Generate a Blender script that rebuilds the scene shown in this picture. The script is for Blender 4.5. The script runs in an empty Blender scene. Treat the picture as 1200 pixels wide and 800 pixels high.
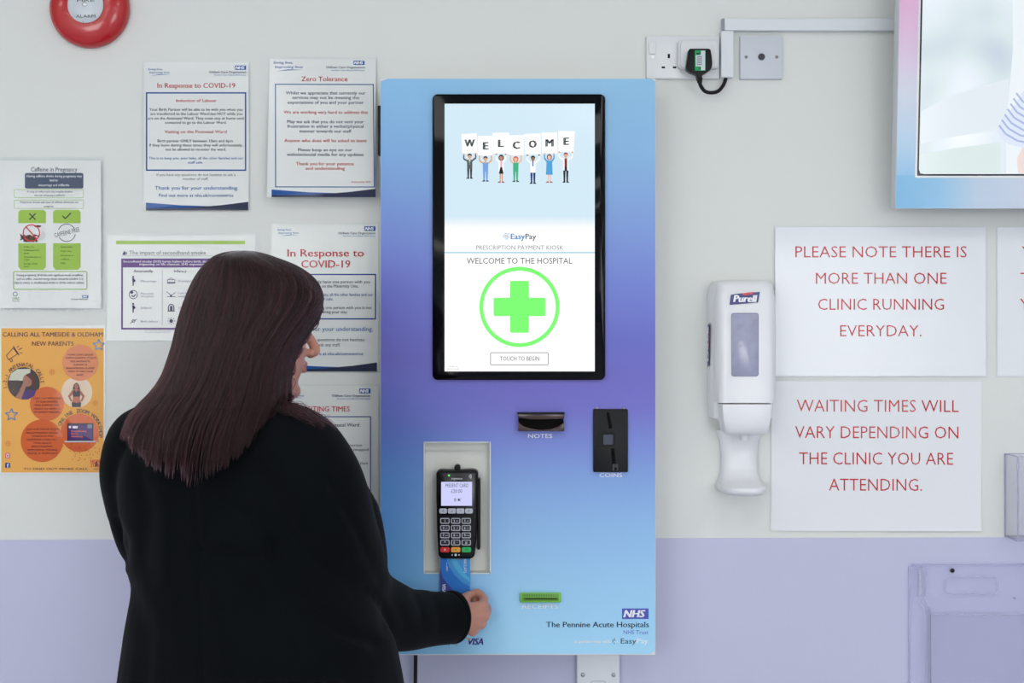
import bpy, bmesh, math, random
from math import sin, cos, pi, radians, sqrt, exp
from mathutils import Vector, Matrix, noise
from mathutils.bvhtree import BVHTree
random.seed(7)
scene = bpy.context.scene
COL = scene.collection

# ------------------------------------------------------------------ camera, world, lights, exposure
CAM_D, CAM_Z = 2.75, 1.42
cam_data = bpy.data.cameras.new('camera')
cam_data.sensor_width = 36.0
cam_data.lens = 36.0 * CAM_D / 2.0
cam_data.clip_start = 0.05
camera = bpy.data.objects.new('camera', cam_data)
camera.location = (0, -CAM_D, CAM_Z)
camera.rotation_euler = (pi / 2, 0, 0)
COL.objects.link(camera)
scene.camera = camera
scene.view_settings.view_transform = 'Standard'
scene.view_settings.look = 'None'
scene.view_settings.exposure = 0.0
scene.view_settings.gamma = 1.0
scene.view_settings.use_curve_mapping = False
world = bpy.data.worlds.new('world')
world.use_nodes = True
world.node_tree.nodes['Background'].inputs[0].default_value = (0.9, 0.95, 1, 1)
world.node_tree.nodes['Background'].inputs[1].default_value = 0.3
scene.world = world
LAMP = 5.9                     # emission strength of the ceiling panels
WINDOW_FILL = 6.6                    # emission of two unseen windows, added behind the camera for frontal light
WINDOW_FILL_TINT = (1.0, 1.0, 0.985)
LAMP_TINT = (1.0, 0.985, 0.97)
CEIL = 2.70
PANELS = [(x, y) for y in (-1.9, -3.62, -5.34) for x in (-2.48, -0.98, 0.52, 2.02)]


# ------------------------------------------------------------------ helpers
def lin(c):
    out = []
    for v in c[:3]:
        v = v / 255.0
        out.append(v / 12.92 if v <= 0.04045 else ((v + 0.055) / 1.055) ** 2.4)
    return tuple(out)


def mat(name, rgb, rough=0.5, spec=0.4, metal=0.0, var=0.04, vscale=30.0, bump=0.0, bscale=200.0, coat=0.0, sss=0.0):
    m = bpy.data.materials.new(name)
    m.use_nodes = True
    nt = m.node_tree
    b = nt.nodes['Principled BSDF']
    c = lin(rgb)
    b.inputs['Roughness'].default_value = rough
    b.inputs['Specular IOR Level'].default_value = spec
    b.inputs['Metallic'].default_value = metal
    b.inputs['Coat Weight'].default_value = coat
    if sss:
        b.inputs['Subsurface Weight'].default_value = sss
        b.inputs['Subsurface Radius'].default_value = (0.012, 0.005, 0.003)
        b.inputs['Subsurface Scale'].default_value = 0.5
    tc = nt.nodes.new('ShaderNodeTexCoord')
    nz = nt.nodes.new('ShaderNodeTexNoise')
    nz.inputs['Scale'].default_value = vscale
    nz.inputs['Detail'].default_value = 4
    nt.links.new(tc.outputs['Object'], nz.inputs['Vector'])
    mr = nt.nodes.new('ShaderNodeMapRange')
    mr.inputs['To Min'].default_value = 1 - var
    mr.inputs['To Max'].default_value = 1 + var
    nt.links.new(nz.outputs['Fac'], mr.inputs['Value'])
    mx = nt.nodes.new('ShaderNodeVectorMath')
    mx.operation = 'SCALE'
    mx.inputs[0].default_value = c
    nt.links.new(mr.outputs['Result'], mx.inputs['Scale'])
    nt.links.new(mx.outputs['Vector'], b.inputs['Base Color'])
    if bump:
        n2 = nt.nodes.new('ShaderNodeTexNoise')
        n2.inputs['Scale'].default_value = bscale
        n2.inputs['Detail'].default_value = 3
        nt.links.new(tc.outputs['Object'], n2.inputs['Vector'])
        bp = nt.nodes.new('ShaderNodeBump')
        bp.inputs['Strength'].default_value = bump
        bp.inputs['Distance'].default_value = 0.001
        nt.links.new(n2.outputs['Fac'], bp.inputs['Height'])
        nt.links.new(bp.outputs['Normal'], b.inputs['Normal'])
    return m


def laminated(m, strength, scale, rough=0.1, weight=0.8):
    """a crinkled clear film over a printed sheet: a coat with its own bumps"""
    nt = m.node_tree
    b = nt.nodes['Principled BSDF']
    b.inputs['Coat Weight'].default_value = weight
    b.inputs['Coat Roughness'].default_value = rough
    b.inputs['Coat IOR'].default_value = 1.4
    tc = [n for n in nt.nodes if n.type == 'TEX_COORD'][0]
    nz = nt.nodes.new('ShaderNodeTexNoise')
    nz.inputs['Scale'].default_value = scale
    nz.inputs['Detail'].default_value = 4
    nz.inputs['Roughness'].default_value = 0.65
    bp = nt.nodes.new('ShaderNodeBump')
    bp.inputs['Strength'].default_value = strength
    bp.inputs['Distance'].default_value = 0.003
    nt.links.new(tc.outputs['Object'], nz.inputs['Vector'])
    nt.links.new(nz.outputs['Fac'], bp.inputs['Height'])
    nt.links.new(bp.outputs['Normal'], b.inputs['Coat Normal'])
    return m


_ink = {}


def ink(rgb):
    if rgb not in _ink:
        _ink[rgb] = mat('ink_%d_%d_%d' % rgb, rgb, 0.5, 0.2, var=0.02, coat=0.25)
    return _ink[rgb]


_glow = {}


def glow(rgb, k=1.0):
    if (rgb, k) not in _glow:
        m = bpy.data.materials.new('screen_%d_%d_%d' % rgb)
        m.use_nodes = True
        b = m.node_tree.nodes['Principled BSDF']
        b.inputs['Base Color'].default_value = (0.01, 0.01, 0.01, 1)
        b.inputs['Roughness'].default_value = 0.12
        b.inputs['Specular IOR Level'].default_value = 0.3
        b.inputs['Emission Color'].default_value = lin(rgb) + (1,)
        b.inputs['Emission Strength'].default_value = k
        _glow[(rgb, k)] = m
    return _glow[(rgb, k)]


def clear_mat(name, tint=(255, 255, 255), rough=0.08, refl=1.0, bump=0.0, bscale=30.0, milk=0.0, milk_rgb=(235, 238, 250)):
    """clear plastic film or sheet: see-through with a Fresnel gloss and an optional slight milkiness"""
    m = bpy.data.materials.new(name)
    m.use_nodes = True
    nt = m.node_tree
    nt.nodes.remove(nt.nodes['Principled BSDF'])
    out = nt.nodes['Material Output']
    tr = nt.nodes.new('ShaderNodeBsdfTransparent')
    tr.inputs[0].default_value = lin(tint) + (1,)
    gl = nt.nodes.new('ShaderNodeBsdfGlossy')
    gl.inputs['Roughness'].default_value = rough
    fr = nt.nodes.new('ShaderNodeFresnel')
    geo = nt.nodes.new('ShaderNodeNewGeometry')
    ior = nt.nodes.new('ShaderNodeMapRange')       # a thin sheet reflects alike from both of its faces
    ior.inputs['To Min'].default_value = 1.45
    ior.inputs['To Max'].default_value = 1 / 1.45
    nt.links.new(geo.outputs['Backfacing'], ior.inputs['Value'])
    nt.links.new(ior.outputs['Result'], fr.inputs['IOR'])
    ml = nt.nodes.new('ShaderNodeMath')
    ml.operation = 'MULTIPLY'
    ml.inputs[1].default_value = refl
    ml.use_clamp = True
    nt.links.new(fr.outputs[0], ml.inputs[0])
    base = tr.outputs[0]
    if milk:
        df = nt.nodes.new('ShaderNodeBsdfDiffuse')
        df.inputs[0].default_value = lin(milk_rgb) + (1,)
        mm = nt.nodes.new('ShaderNodeMixShader')
        mm.inputs[0].default_value = milk
        nt.links.new(tr.outputs[0], mm.inputs[1])
        nt.links.new(df.outputs[0], mm.inputs[2])
        base = mm.outputs[0]
    mix = nt.nodes.new('ShaderNodeMixShader')
    nt.links.new(ml.outputs[0], mix.inputs[0])
    nt.links.new(base, mix.inputs[1])
    nt.links.new(gl.outputs[0], mix.inputs[2])
    nt.links.new(mix.outputs[0], out.inputs['Surface'])
    if bump:
        tc = nt.nodes.new('ShaderNodeTexCoord')
        n2 = nt.nodes.new('ShaderNodeTexNoise')
        n2.inputs['Scale'].default_value = bscale
        n2.inputs['Detail'].default_value = 4
        n2.inputs['Roughness'].default_value = 0.65
        nt.links.new(tc.outputs['Object'], n2.inputs['Vector'])
        bp = nt.nodes.new('ShaderNodeBump')
        bp.inputs['Strength'].default_value = bump
        bp.inputs['Distance'].default_value = 0.003
        nt.links.new(n2.outputs['Fac'], bp.inputs['Height'])
        nt.links.new(bp.outputs['Normal'], gl.inputs['Normal'])
    return m


def S(d):
    """photo pixels per metre on a plane d metres in front of the wall"""
    return 600.0 * CAM_D / (CAM_D - d)


def W(px, py, d=0.0):
    s = S(d)
    return Vector(((px - 600) / s, -d, CAM_Z - (py - 400) / s))


WL = {}


def thing(name, label, cat, loc, group=None):
    o = bpy.data.objects.new(name, None)
    COL.objects.link(o)
    o.empty_display_size = 0.05
    o.location = loc
    o['label'] = label
    o['category'] = cat
    if group:
        o['group'] = group
    WL[o.name] = Vector(loc)
    return o


def tag(o, label, cat, group=None):
    o['label'] = label
    o['category'] = cat
    if group:
        o['group'] = group
    return o


def structure(o):
    o['kind'] = 'structure'
    return o


def catmull(pts, n):
    """resample a polyline of equal-length tuples with a Catmull-Rom spline"""
    P = [Vector(p) if not isinstance(p, Vector) else p for p in pts]
    out = []
    m = len(P)
    for i in range(m - 1):
        p0, p1, p2, p3 = P[max(i - 1, 0)], P[i], P[i + 1], P[min(i + 2, m - 1)]
        for k in range(n):
            t = k / n
            out.append(0.5 * ((2 * p1) + (p2 - p0) * t + (2 * p0 - 5 * p1 + 4 * p2 - p3) * t * t + (3 * p1 - p0 - 3 * p2 + p3) * t ** 3))
    out.append(P[-1])
    return out


class M:
    def __init__(s):
        s.v, s.f, s.mi, s.cur = [], [], [], 0

    def add(s, vs, fs):
        b = len(s.v)
        s.v += [Vector(v) for v in vs]
        for f in fs:
            s.f.append([b + i for i in f])
            s.mi.append(s.cur)
        return s

    def box(s, x0, x1, y0, y1, z0, z1):
        vs = [(x, y, z) for x in (x0, x1) for y in (y0, y1) for z in (z0, z1)]
        return s.add(vs, [(0, 1, 3, 2), (4, 6, 7, 5), (0, 4, 5, 1), (2, 3, 7, 6), (0, 2, 6, 4), (1, 5, 7, 3)])

    def prism(s, poly, y0, y1):
        """extrude an xz outline from y0 (back) to y1 (front)"""
        n = len(poly)
        vs = [(p[0], y0, p[1]) for p in poly] + [(p[0], y1, p[1]) for p in poly]
        fs = [tuple(range(n)), tuple(range(2 * n - 1, n - 1, -1))]
        fs += [(i, n + i, n + (i + 1) % n, (i + 1) % n) for i in range(n)]
        return s.add(vs, fs)

    def rbox(s, x0, x1, z0, z1, y0, y1, r, n=5):
        return s.prism(rrect(x0, x1, z0, z1, r, n), y0, y1)

    def loft(s, rings, cap=True, closed=True):
        n = len(rings[0])
        vs = [p for r in rings for p in r]
        fs = []
        for i in range(len(rings) - 1):
            for j in range(n if closed else n - 1):
                k = (j + 1) % n
                fs.append((i * n + j, i * n + k, (i + 1) * n + k, (i + 1) * n + j))
        if cap:
            fs.append(tuple(range(n - 1, -1, -1)))
            fs.append(tuple((len(rings) - 1) * n + j for j in range(n)))
        return s.add(vs, fs)

    def tube(s, pts, rad, n=12, sub=1, flat=None, round_ends=False):
        """pts world points, rad one radius per point; sub resamples smoothly; flat=(axis, factor) squashes"""
        if isinstance(rad, (int, float)):
            rad = [rad] * len(pts)
        q = [Vector((p[0], p[1], p[2], r)) for p, r in zip(pts, rad)]
        if sub > 1:
            q = catmull(q, sub)
        P = [Vector(a[:3]) for a in q]
        R = [a[3] for a in q]
        if round_ends:
            for end in (0, 1):
                a, b = (P[0], P[1]) if end == 0 else (P[-1], P[-2])
                d = (a - b).normalized()
                r = R[0] if end == 0 else R[-1]
                ex = [(a + d * r * sin(t), r * cos(t)) for t in (0.5, 0.95, 1.3, 1.5)]
                if end == 0:
                    P = [e[0] for e in reversed(ex)] + P
                    R = [e[1] for e in reversed(ex)] + R
                else:
                    P = P + [e[0] for e in ex]
                    R = R + [e[1] for e in ex]
        t0 = (P[1] - P[0]).normalized()
        up = Vector((0, 0, 1)) if abs(t0.z) < 0.9 else Vector((1, 0, 0))
        u = t0.cross(up).normalized()
        rings = []
        for i, p in enumerate(P):
            t = (P[min(i + 1, len(P) - 1)] - P[max(i - 1, 0)]).normalized()
            u = (u - t * u.dot(t)).normalized()
            w = t.cross(u)
            ring = []
            for k in range(n):
                a = 2 * pi * k / n
                o = (u * cos(a) + w * sin(a)) * R[i]
                if flat:
                    ax, fac = flat
                    o = o + ax * (o.dot(ax) * (fac - 1))
                ring.append(p + o)
            rings.append(ring)
        return s.loft(rings)

    def lathe(s, prof, c, axis='y', n=40):
        """prof: (radius, offset along axis toward the room / up)"""
        rings = []
        for r, h in prof:
            ring = []
            for k in range(n):
                a = 2 * pi * k / n
                if axis == 'y':
                    ring.append((c[0] + r * cos(a), c[1] - h, c[2] + r * sin(a)))
                else:
                    ring.append((c[0] + r * cos(a), c[1] + r * sin(a), c[2] + h))
            rings.append(ring)
        return s.loft(rings)

    def ball(s, c, rx, ry, rz, rot=None, n=16):
        rings = []
        for i in range(1, n // 2):
            t = pi * i / (n // 2)
            rings.append([Vector((rx * sin(t) * cos(2 * pi * k / n), ry * sin(t) * sin(2 * pi * k / n), rz * cos(t))) for k in range(n)])
        rings = [[(rot @ p if rot else p) + Vector(c) for p in r] for r in rings]
        return s.loft(rings)

    def build(s, name, mats, parent=None, smooth=False, bevel=0.0, seg=2, angle=40):
        me = bpy.data.meshes.new(name)
        lo = [min(v[i] for v in s.v) for i in range(3)]
        hi = [max(v[i] for v in s.v) for i in range(3)]
        org = Vector(((lo[0] + hi[0]) / 2, (lo[1] + hi[1]) / 2, lo[2]))
        me.from_pydata([v - org for v in s.v], [], s.f)
        if not isinstance(mats, (list, tuple)):
            mats = [mats]
        for m in mats:
            me.materials.append(m)
        me.polygons.foreach_set('material_index', s.mi)
        bm = bmesh.new()
        bm.from_mesh(me)
        bmesh.ops.recalc_face_normals(bm, faces=bm.faces)
        if bevel:
            es = [e for e in bm.edges if len(e.link_faces) == 2 and e.calc_face_angle(0) > radians(30)]
            bmesh.ops.bevel(bm, geom=es, offset=bevel, segments=seg, profile=0.5, affect='EDGES', clamp_overlap=True)
        bm.to_mesh(me)
        bm.free()
        if smooth or bevel:
            me.polygons.foreach_set('use_smooth', [True] * len(me.polygons))
            me.set_sharp_from_angle(angle=radians(angle))
        o = bpy.data.objects.new(name, me)
        COL.objects.link(o)
        WL[o.name] = org
        if parent:
            o.parent = parent
            o.location = org - WL[parent.name]
        else:
            o.location = org
        return o


def rrect(x0, x1, z0, z1, r, n=5):
    pts = []
    for cx, cz, a0 in ((x1 - r, z1 - r, 0), (x0 + r, z1 - r, 90), (x0 + r, z0 + r, 180), (x1 - r, z0 + r, 270)):
        for k in range(n + 1):
            a = radians(a0 + 90 * k / n)
            pts.append((cx + r * cos(a), cz + r * sin(a)))
    return pts


_tc = bpy.data.curves.new('lettering', 'FONT')
_to = bpy.data.objects.new('lettering', _tc)
_tcache = {}


def glyphs(body, bold):
    key = (body, bold)
    if key not in _tcache:
        _tc.body = body
        _tc.size = 1
        _tc.offset = min(bold, 0)
        _tc.resolution_u = 2
        me = _to.to_mesh()
        vs, fs = [v.co.xy.copy() for v in me.vertices], [tuple(p.vertices) for p in me.polygons]
        if bold > 0:                               # heavier strokes: the same letters laid twice, a hair apart
            n = len(vs)
            fs = fs + [tuple(n + i for i in f) for f in fs]
            vs = [v + Vector((-bold, 0)) for v in vs] + [v + Vector((bold, bold * 0.3)) for v in vs]
        _tcache[key] = (vs, fs)
        _to.to_mesh_clear()
    return _tcache[key]


CAP = 0.682


class Art(M):
    """flat print: shapes given in photo or crop pixels, laid on a surface through self.map"""

    def __init__(s, fmap, z=(0, 0, 1)):
        M.__init__(s)
        s.fmap, s.z, s.layer = fmap, z, 1
        s.mats, s.look = [], {}

    def use(s, m, layer=None):
        if m.name not in s.look:
            s.look[m.name] = len(s.mats)
            s.mats.append(m)
        s.cur = s.look[m.name]
        if layer is not None:
            s.layer = layer
        return s

    def pt(s, x, y):
        ox, oy, f = s.z
        return s.fmap(ox + x / f, oy + y / f, s.layer)

    def poly(s, pts):
        return s.add([s.pt(*p) for p in pts], [tuple(range(len(pts)))])

    def rect(s, x0, y0, x1, y1):
        return s.poly([(x0, y0), (x1, y0), (x1, y1), (x0, y1)])

    def grid(s, x0, y0, x1, y1, nx, ny):
        vs = [s.pt(x0 + (x1 - x0) * i / nx, y0 + (y1 - y0) * j / ny) for j in range(ny + 1) for i in range(nx + 1)]
        fs = [(j * (nx + 1) + i, j * (nx + 1) + i + 1, (j + 1) * (nx + 1) + i + 1, (j + 1) * (nx + 1) + i) for j in range(ny) for i in range(nx)]
        return s.add(vs, fs)

    def rr(s, x0, y0, x1, y1, r):
        return s.poly(rrect(x0, x1, y0, y1, r, 4))

    def frame(s, x0, y0, x1, y1, t):
        s.grid(x0, y0, x1, y0 + t, 8, 1)
        s.grid(x0, y1 - t, x1, y1, 8, 1)
        s.grid(x0, y0 + t, x0 + t, y1 - t, 1, 10)
        return s.grid(x1 - t, y0 + t, x1, y1 - t, 1, 10)

    def rframe(s, x0, y0, x1, y1, r, t):
        a, b = rrect(x0, x1, y0, y1, r, 4), rrect(x0 + t, x1 - t, y0 + t, y1 - t, max(r - t, 0.01), 4)
        n = len(a)
        return s.add([s.pt(*p) for p in a + b], [(i, (i + 1) % n, n + (i + 1) % n, n + i) for i in range(n)])

    def circ(s, x, y, r, ry=None, n=40):
        ry = ry or r
        return s.poly([(x + r * cos(2 * pi * k / n), y + ry * sin(2 * pi * k / n)) for k in range(n)])

    def ring(s, x, y, r0, r1, n=64, a0=0, a1=360):
        vs = []
        for k in range(n + 1):
            a = radians(a0 + (a1 - a0) * k / n)
            vs += [s.pt(x + r0 * cos(a), y + r0 * sin(a)), s.pt(x + r1 * cos(a), y + r1 * sin(a))]
        return s.add(vs, [(2 * k, 2 * k + 1, 2 * k + 3, 2 * k + 2) for k in range(n)])

    def line(s, pts, w):
        for (xa, ya), (xb, yb) in zip(pts[:-1], pts[1:]):
            l = sqrt((xb - xa) ** 2 + (yb - ya) ** 2) or 1
            nx, ny = -(yb - ya) / l * w / 2, (xb - xa) / l * w / 2
            s.poly([(xa + nx, ya + ny), (xb + nx, yb + ny), (xb - nx, yb - ny), (xa - nx, ya - ny)])
        return s

    def text(s, body, yc, cap, x0=None, x1=None, xc=None, xr=None, xs=0.93, bold=0.0, slant=0.0, rot=0.0, about=None):
        vs, fs = glyphs(body, bold)
        if not vs:
            return s
        k = cap / CAP
        a, b = min(v.x for v in vs), max(v.x for v in vs)
        if x0 is not None and x1 is not None:
            kx = (x1 - x0) / (b - a)
        else:
            kx = k * xs
            w = (b - a) * kx
            if xc is not None:
                x0 = xc - w / 2
            elif xr is not None:
                x0 = xr - w
        base = yc + cap / 2
        out = []
        own = s.layer
        for i_, v in enumerate(vs):
            if bold > 0 and i_ >= len(vs) // 2:
                s.layer = own + 0.4                # the second pass of ink lies on top of the first
            x, y = x0 + (v.x - a) * kx + slant * v.y * k, base - v.y * k
            if rot:
                cx, cy = about or ((x0 + (b - a) * kx / 2), yc)
                dx, dy = x - cx, y - cy
                x, y = cx + dx * cos(rot) - dy * sin(rot), cy + dx * sin(rot) + dy * cos(rot)
            out.append(s.pt(x, y))
        s.layer = own
        return s.add(out, fs)

    def arc_text(s, body, cx, cy, r, a0, a1, cap, bold=0.0):
        """letters around a circle, angles in degrees clockwise from straight up"""
        n = len(body)
        for i, ch in enumerate(body):
            if ch == ' ':
                continue
            a = radians(a0 + (a1 - a0) * i / (n - 1))
            x, y = cx + r * sin(a), cy - r * cos(a)
            s.text(ch, y, cap, xc=x, rot=a, bold=bold)
        return s

    def build(s, name, parent):
        """print keeps the facing it was laid with"""
        return M.build(s, name, s.mats, parent)


def wallmap(d, bulge=None):
    def f(u, v, layer):
        dd = d + layer * 0.00022 + (bulge(u, v) if bulge else 0)
        return W(u, v, dd)
    return f


def nhs(a, x0, y0, x1, y1, blue=(0, 84, 170)):
    """white slanted NHS letters on a blue lozenge"""
    a.use(ink(blue), 3).rect(x0, y0, x1, y1)
    h = y1 - y0
    a.use(ink((245, 247, 250)), 5).text('NHS', (y0 + y1) / 2, h * 0.68, x0=x0 + h * 0.12, x1=x1 - h * 0.42, bold=0.05, slant=0.22)


WHITE = mat('white_plastic', (232, 235, 238), 0.35, 0.4, var=0.01)
BLACK = mat('black_plastic', (15, 16, 19), 0.4, 0.2)
SHINY_BLACK = mat('black_glass', (8, 9, 14), 0.06, 0.12, var=0.02)
STEEL = mat('steel', (190, 192, 195), 0.3, 0.5, metal=1.0)
RUBBER = mat('black_rubber', (17, 18, 20), 0.55, 0.3)
GREYPLATE = mat('painted_plate', (232, 237, 242), 0.4, 0.4, var=0.015)

# ------------------------------------------------------------------ the room
XL, XR, YB = -3.1, 2.9, -6.6


def wall_material():
    m = mat('painted_wall', (225, 228, 225), 0.6, 0.25, var=0.012, vscale=3, bump=0.12, bscale=420)
    nt = m.node_tree
    b = nt.nodes['Principled BSDF']
    tc = [n for n in nt.nodes if n.type == 'TEX_COORD'][0]
    sep = nt.nodes.new('ShaderNodeSeparateXYZ')
    geo = nt.nodes.new('ShaderNodeNewGeometry')
    nt.links.new(geo.outputs['Position'], sep.inputs[0])
    slope = nt.nodes.new('ShaderNodeMath')
    slope.operation = 'MULTIPLY_ADD'
    slope.inputs[1].default_value = 0.0025
    slope.inputs[2].default_value = CAM_Z - 230.7 / 600
    nt.links.new(sep.outputs['X'], slope.inputs[0])
    lt = nt.nodes.new('ShaderNodeMath')
    lt.operation = 'LESS_THAN'
    nt.links.new(sep.outputs['Z'], lt.inputs[0])
    nt.links.new(slope.outputs[0], lt.inputs[1])
    old = b.inputs['Base Color'].links[0].from_socket
    mix = nt.nodes.new('ShaderNodeMix')
    mix.data_type = 'RGBA'
    nt.links.new(lt.outputs[0], mix.inputs['Factor'])
    nt.links.new(old, mix.inputs['A'])
    mix.inputs['B'].default_value = lin((198, 200, 226)) + (1,)
    nt.links.new(mix.outputs['Result'], b.inputs['Base Color'])
    return m


PAINT = wall_material()
FLOORM = mat('vinyl_floor', (190, 192, 198), 0.35, 0.4, var=0.08, vscale=60)
CEILM = mat('ceiling_paint', (236, 238, 236), 0.8, 0.1, var=0.02)
SKIRT = mat('gloss_white_trim', (228, 230, 230), 0.35, 0.4, var=0.01)
structure(M().box(XL, XR, 0, 0.1, 0, CEIL).build('wall_back', PAINT))
structure(M().box(XL, XR, YB - 0.1, YB, 0, CEIL).build('wall_front', PAINT))
FILL_GLOW = bpy.data.materials.new('daylit_pane')  # glowing panes of the added windows, a fill from the front
FILL_GLOW.use_nodes = True
_b = FILL_GLOW.node_tree.nodes['Principled BSDF']
_b.inputs['Emission Color'].default_value = WINDOW_FILL_TINT + (1,)
_b.inputs['Emission Strength'].default_value = WINDOW_FILL
FRAMEM = mat('window_frame_white', (225, 228, 230), 0.4, 0.4, var=0.01)
for n_, (wx0, wx1) in enumerate(((-2.95, -1.15), (1.05, 2.75))):
    fm_ = M()
    for (xa, xb, za, zb_) in ((wx0, wx1, 0.7, 0.76), (wx0, wx1, 2.24, 2.3), (wx0, wx0 + 0.06, 0.76, 2.24), (wx1 - 0.06, wx1, 0.76, 2.24), ((wx0 + wx1) / 2 - 0.03, (wx0 + wx1) / 2 + 0.03, 0.76, 2.24)):
        fm_.box(xa, xb, YB, YB + 0.04, za, zb_)
    wf_ = structure(fm_.build('window_%d' % (n_ + 1), FRAMEM))  # unseen window, added as a frontal light source
    M().box(wx0 + 0.06, wx1 - 0.06, YB + 0.004, YB + 0.01, 0.76, 2.24).build('pane', FILL_GLOW, wf_)
structure(M().box(XL - 0.1, XL, YB, 0.1, 0, CEIL).build('wall_left', PAINT))
structure(M().box(XR, XR + 0.1, YB, 0.1, 0, CEIL).build('wall_right', PAINT))
structure(M().box(XL - 0.1, XR + 0.1, YB - 0.1, 0.1, -0.1, 0).build('floor', FLOORM))
structure(M().box(XL - 0.1, XR + 0.1, YB - 0.1, 0.1, CEIL, CEIL + 0.1).build('ceiling', CEILM))
structure(M().prism([(XL, 0), (XR, 0), (XR, 0.1), (XL, 0.1)], 0, -0.015).build('baseboard_back', SKIRT, bevel=0.003))
LAMPM = bpy.data.materials.new('lit_diffuser')
LAMPM.use_nodes = True
_b = LAMPM.node_tree.nodes['Principled BSDF']
_b.inputs['Emission Color'].default_value = LAMP_TINT + (1,)
_b.inputs['Emission Strength'].default_value = LAMP
rows = {-1.9: 'row nearest the kiosk wall', -3.62: 'middle row', -5.34: 'row farthest from the kiosk wall'}
cols_ = {-2.48: 'far left', -0.98: 'inner left', 0.52: 'inner right', 2.02: 'far right'}
for (x, y) in PANELS:
    t = thing('ceiling_light', 'square white ceiling light panel, %s one in the %s' % (cols_[x], rows[y]), 'ceiling light', (x, y, CEIL - 0.014), 'ceiling light panels')
    fr = M()
    for (a, b, c, d) in ((-0.3, 0.3, -0.3, -0.28), (-0.3, 0.3, 0.28, 0.3), (-0.3, -0.28, -0.28, 0.28), (0.28, 0.3, -0.28, 0.28)):
        fr.box(x + a, x + b, y + c, y + d, CEIL - 0.014, CEIL)
    fr.build('frame', SKIRT, t)
    M().add([(x - 0.28, y - 0.28, CEIL - 0.008), (x - 0.28, y + 0.28, CEIL - 0.008), (x + 0.28, y + 0.28, CEIL - 0.008), (x + 0.28, y - 0.28, CEIL - 0.008)], [(0, 1, 2, 3)]).build('diffuser', LAMPM, t)

# ------------------------------------------------------------------ payment kiosk
KD = 0.13
KX0, KX1 = W(446, 0, KD).x, W(768.5, 0, KD).x
KZ1, KZ0 = W(0, 92, KD).z, W(0, 767.5, KD).z
NX0, NX1, NZ1, NZ0 = W(496.5, 0, KD).x, W(575, 0, KD).x, W(0, 517.5, KD).z, W(0, 672, KD).z
kiosk = thing('payment_kiosk', 'tall blue and purple wall-mounted payment kiosk with welcome screen', 'kiosk', ((KX0 + KX1) / 2, 0, KZ0))
CABM = mat('powder_coated_steel', (226, 229, 233), 0.4, 0.4, var=0.015)
m = M().box(KX0 + 0.002, KX1 - 0.002, -0.001, -0.10, KZ0 + 0.002, KZ1 - 0.002)
m.build('cabinet', CABM, kiosk, bevel=0.002)


def holed_plate(y0, y1, a):
    """front panel with the opening for the card reader"""
    o = [(KX0, KZ0), (KX1, KZ0), (KX1, KZ1), (KX0, KZ1)]
    h = [(NX0, NZ0), (NX1, NZ0), (NX1, NZ1), (NX0, NZ1)]
    vs = [(x, y, z) for y in (y0, y1) for x, z in o + h]
    fs = []
    for i in range(4):
        j = (i + 1) % 4
        fs += [(i, j, 4 + j, 4 + i), (8 + i, 12 + i, 12 + j, 8 + j), (i, 8 + i, 8 + j, j), (4 + i, 4 + j, 12 + j, 12 + i)]
    return a.add(vs, fs)


panel = holed_plate(-0.10, -KD, M()).build('front_panel', CABM, kiosk, bevel=0.0012, seg=1)


def vinyl_material():
    m = mat('printed_vinyl', (150, 200, 230), 0.38, 0.35, var=0.0, bump=0.03, bscale=600)
    nt = m.node_tree
    b = nt.nodes['Principled BSDF']
    geo = nt.nodes.new('ShaderNodeNewGeometry')
    sep = nt.nodes.new('ShaderNodeSeparateXYZ')
    nt.links.new(geo.outputs['Position'], sep.inputs[0])

    def mrange(sock, a, c):
        n = nt.nodes.new('ShaderNodeMapRange')
        n.inputs['From Min'].default_value = a
        n.inputs['From Max'].default_value = c
        nt.links.new(sock, n.inputs['Value'])
        return n.outputs['Result']

    def ramp(sock, stops):
        r = nt.nodes.new('ShaderNodeValToRGB')
        e = r.color_ramp.elements
        while len(e) < len(stops):
            e.new(0.5)
        for el, (p, c) in zip(e, stops):
            el.position = p
            el.color = tuple(min(1, v * KGAIN) for v in lin(c)) + (1,)
        nt.links.new(sock, r.inputs[0])
        return r.outputs['Color']

    h = mrange(sep.outputs['Z'], KZ1, KZ0)
    yv = lambda py: (py - 92) / 675.5
    right = ramp(h, [(yv(y), c) for y, c in ((95, (137, 188, 223)), (180, (131, 178, 220)), (260, (124, 155, 214)), (330, (111, 128, 206)),
                                           (400, (100, 105, 192)), (445, (106, 102, 190)), (480, (111, 110, 196)), (520, (118, 136, 209)),
                                           (565, (127, 163, 220)), (610, (139, 182, 229)), (670, (150, 197, 236)), (760, (160, 213, 243)))])
    left = ramp(h, [(yv(y), c) for y, c in ((95, (132, 184, 223)), (180, (122, 168, 217)), (250, (112, 142, 207)), (330, (102, 110, 195)),
                                          (420, (92, 90, 176)), (500, (88, 108, 186)), (560, (84, 136, 204)), (640, (91, 152, 214)), (720, (106, 175, 225)), (765, (120, 188, 232)))])  # left side: darker print, with part of the woman's shade in its colours
    mix = nt.nodes.new('ShaderNodeMix')
    mix.data_type = 'RGBA'
    nt.links.new(mrange(sep.outputs['X'], W(450, 0, KD).x, W(600, 0, KD).x), mix.inputs['Factor'])
    nt.links.new(left, mix.inputs['A'])
    nt.links.new(right, mix.inputs['B'])
    nt.links.new(mix.outputs['Result'], b.inputs['Base Color'])
    return m


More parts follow.
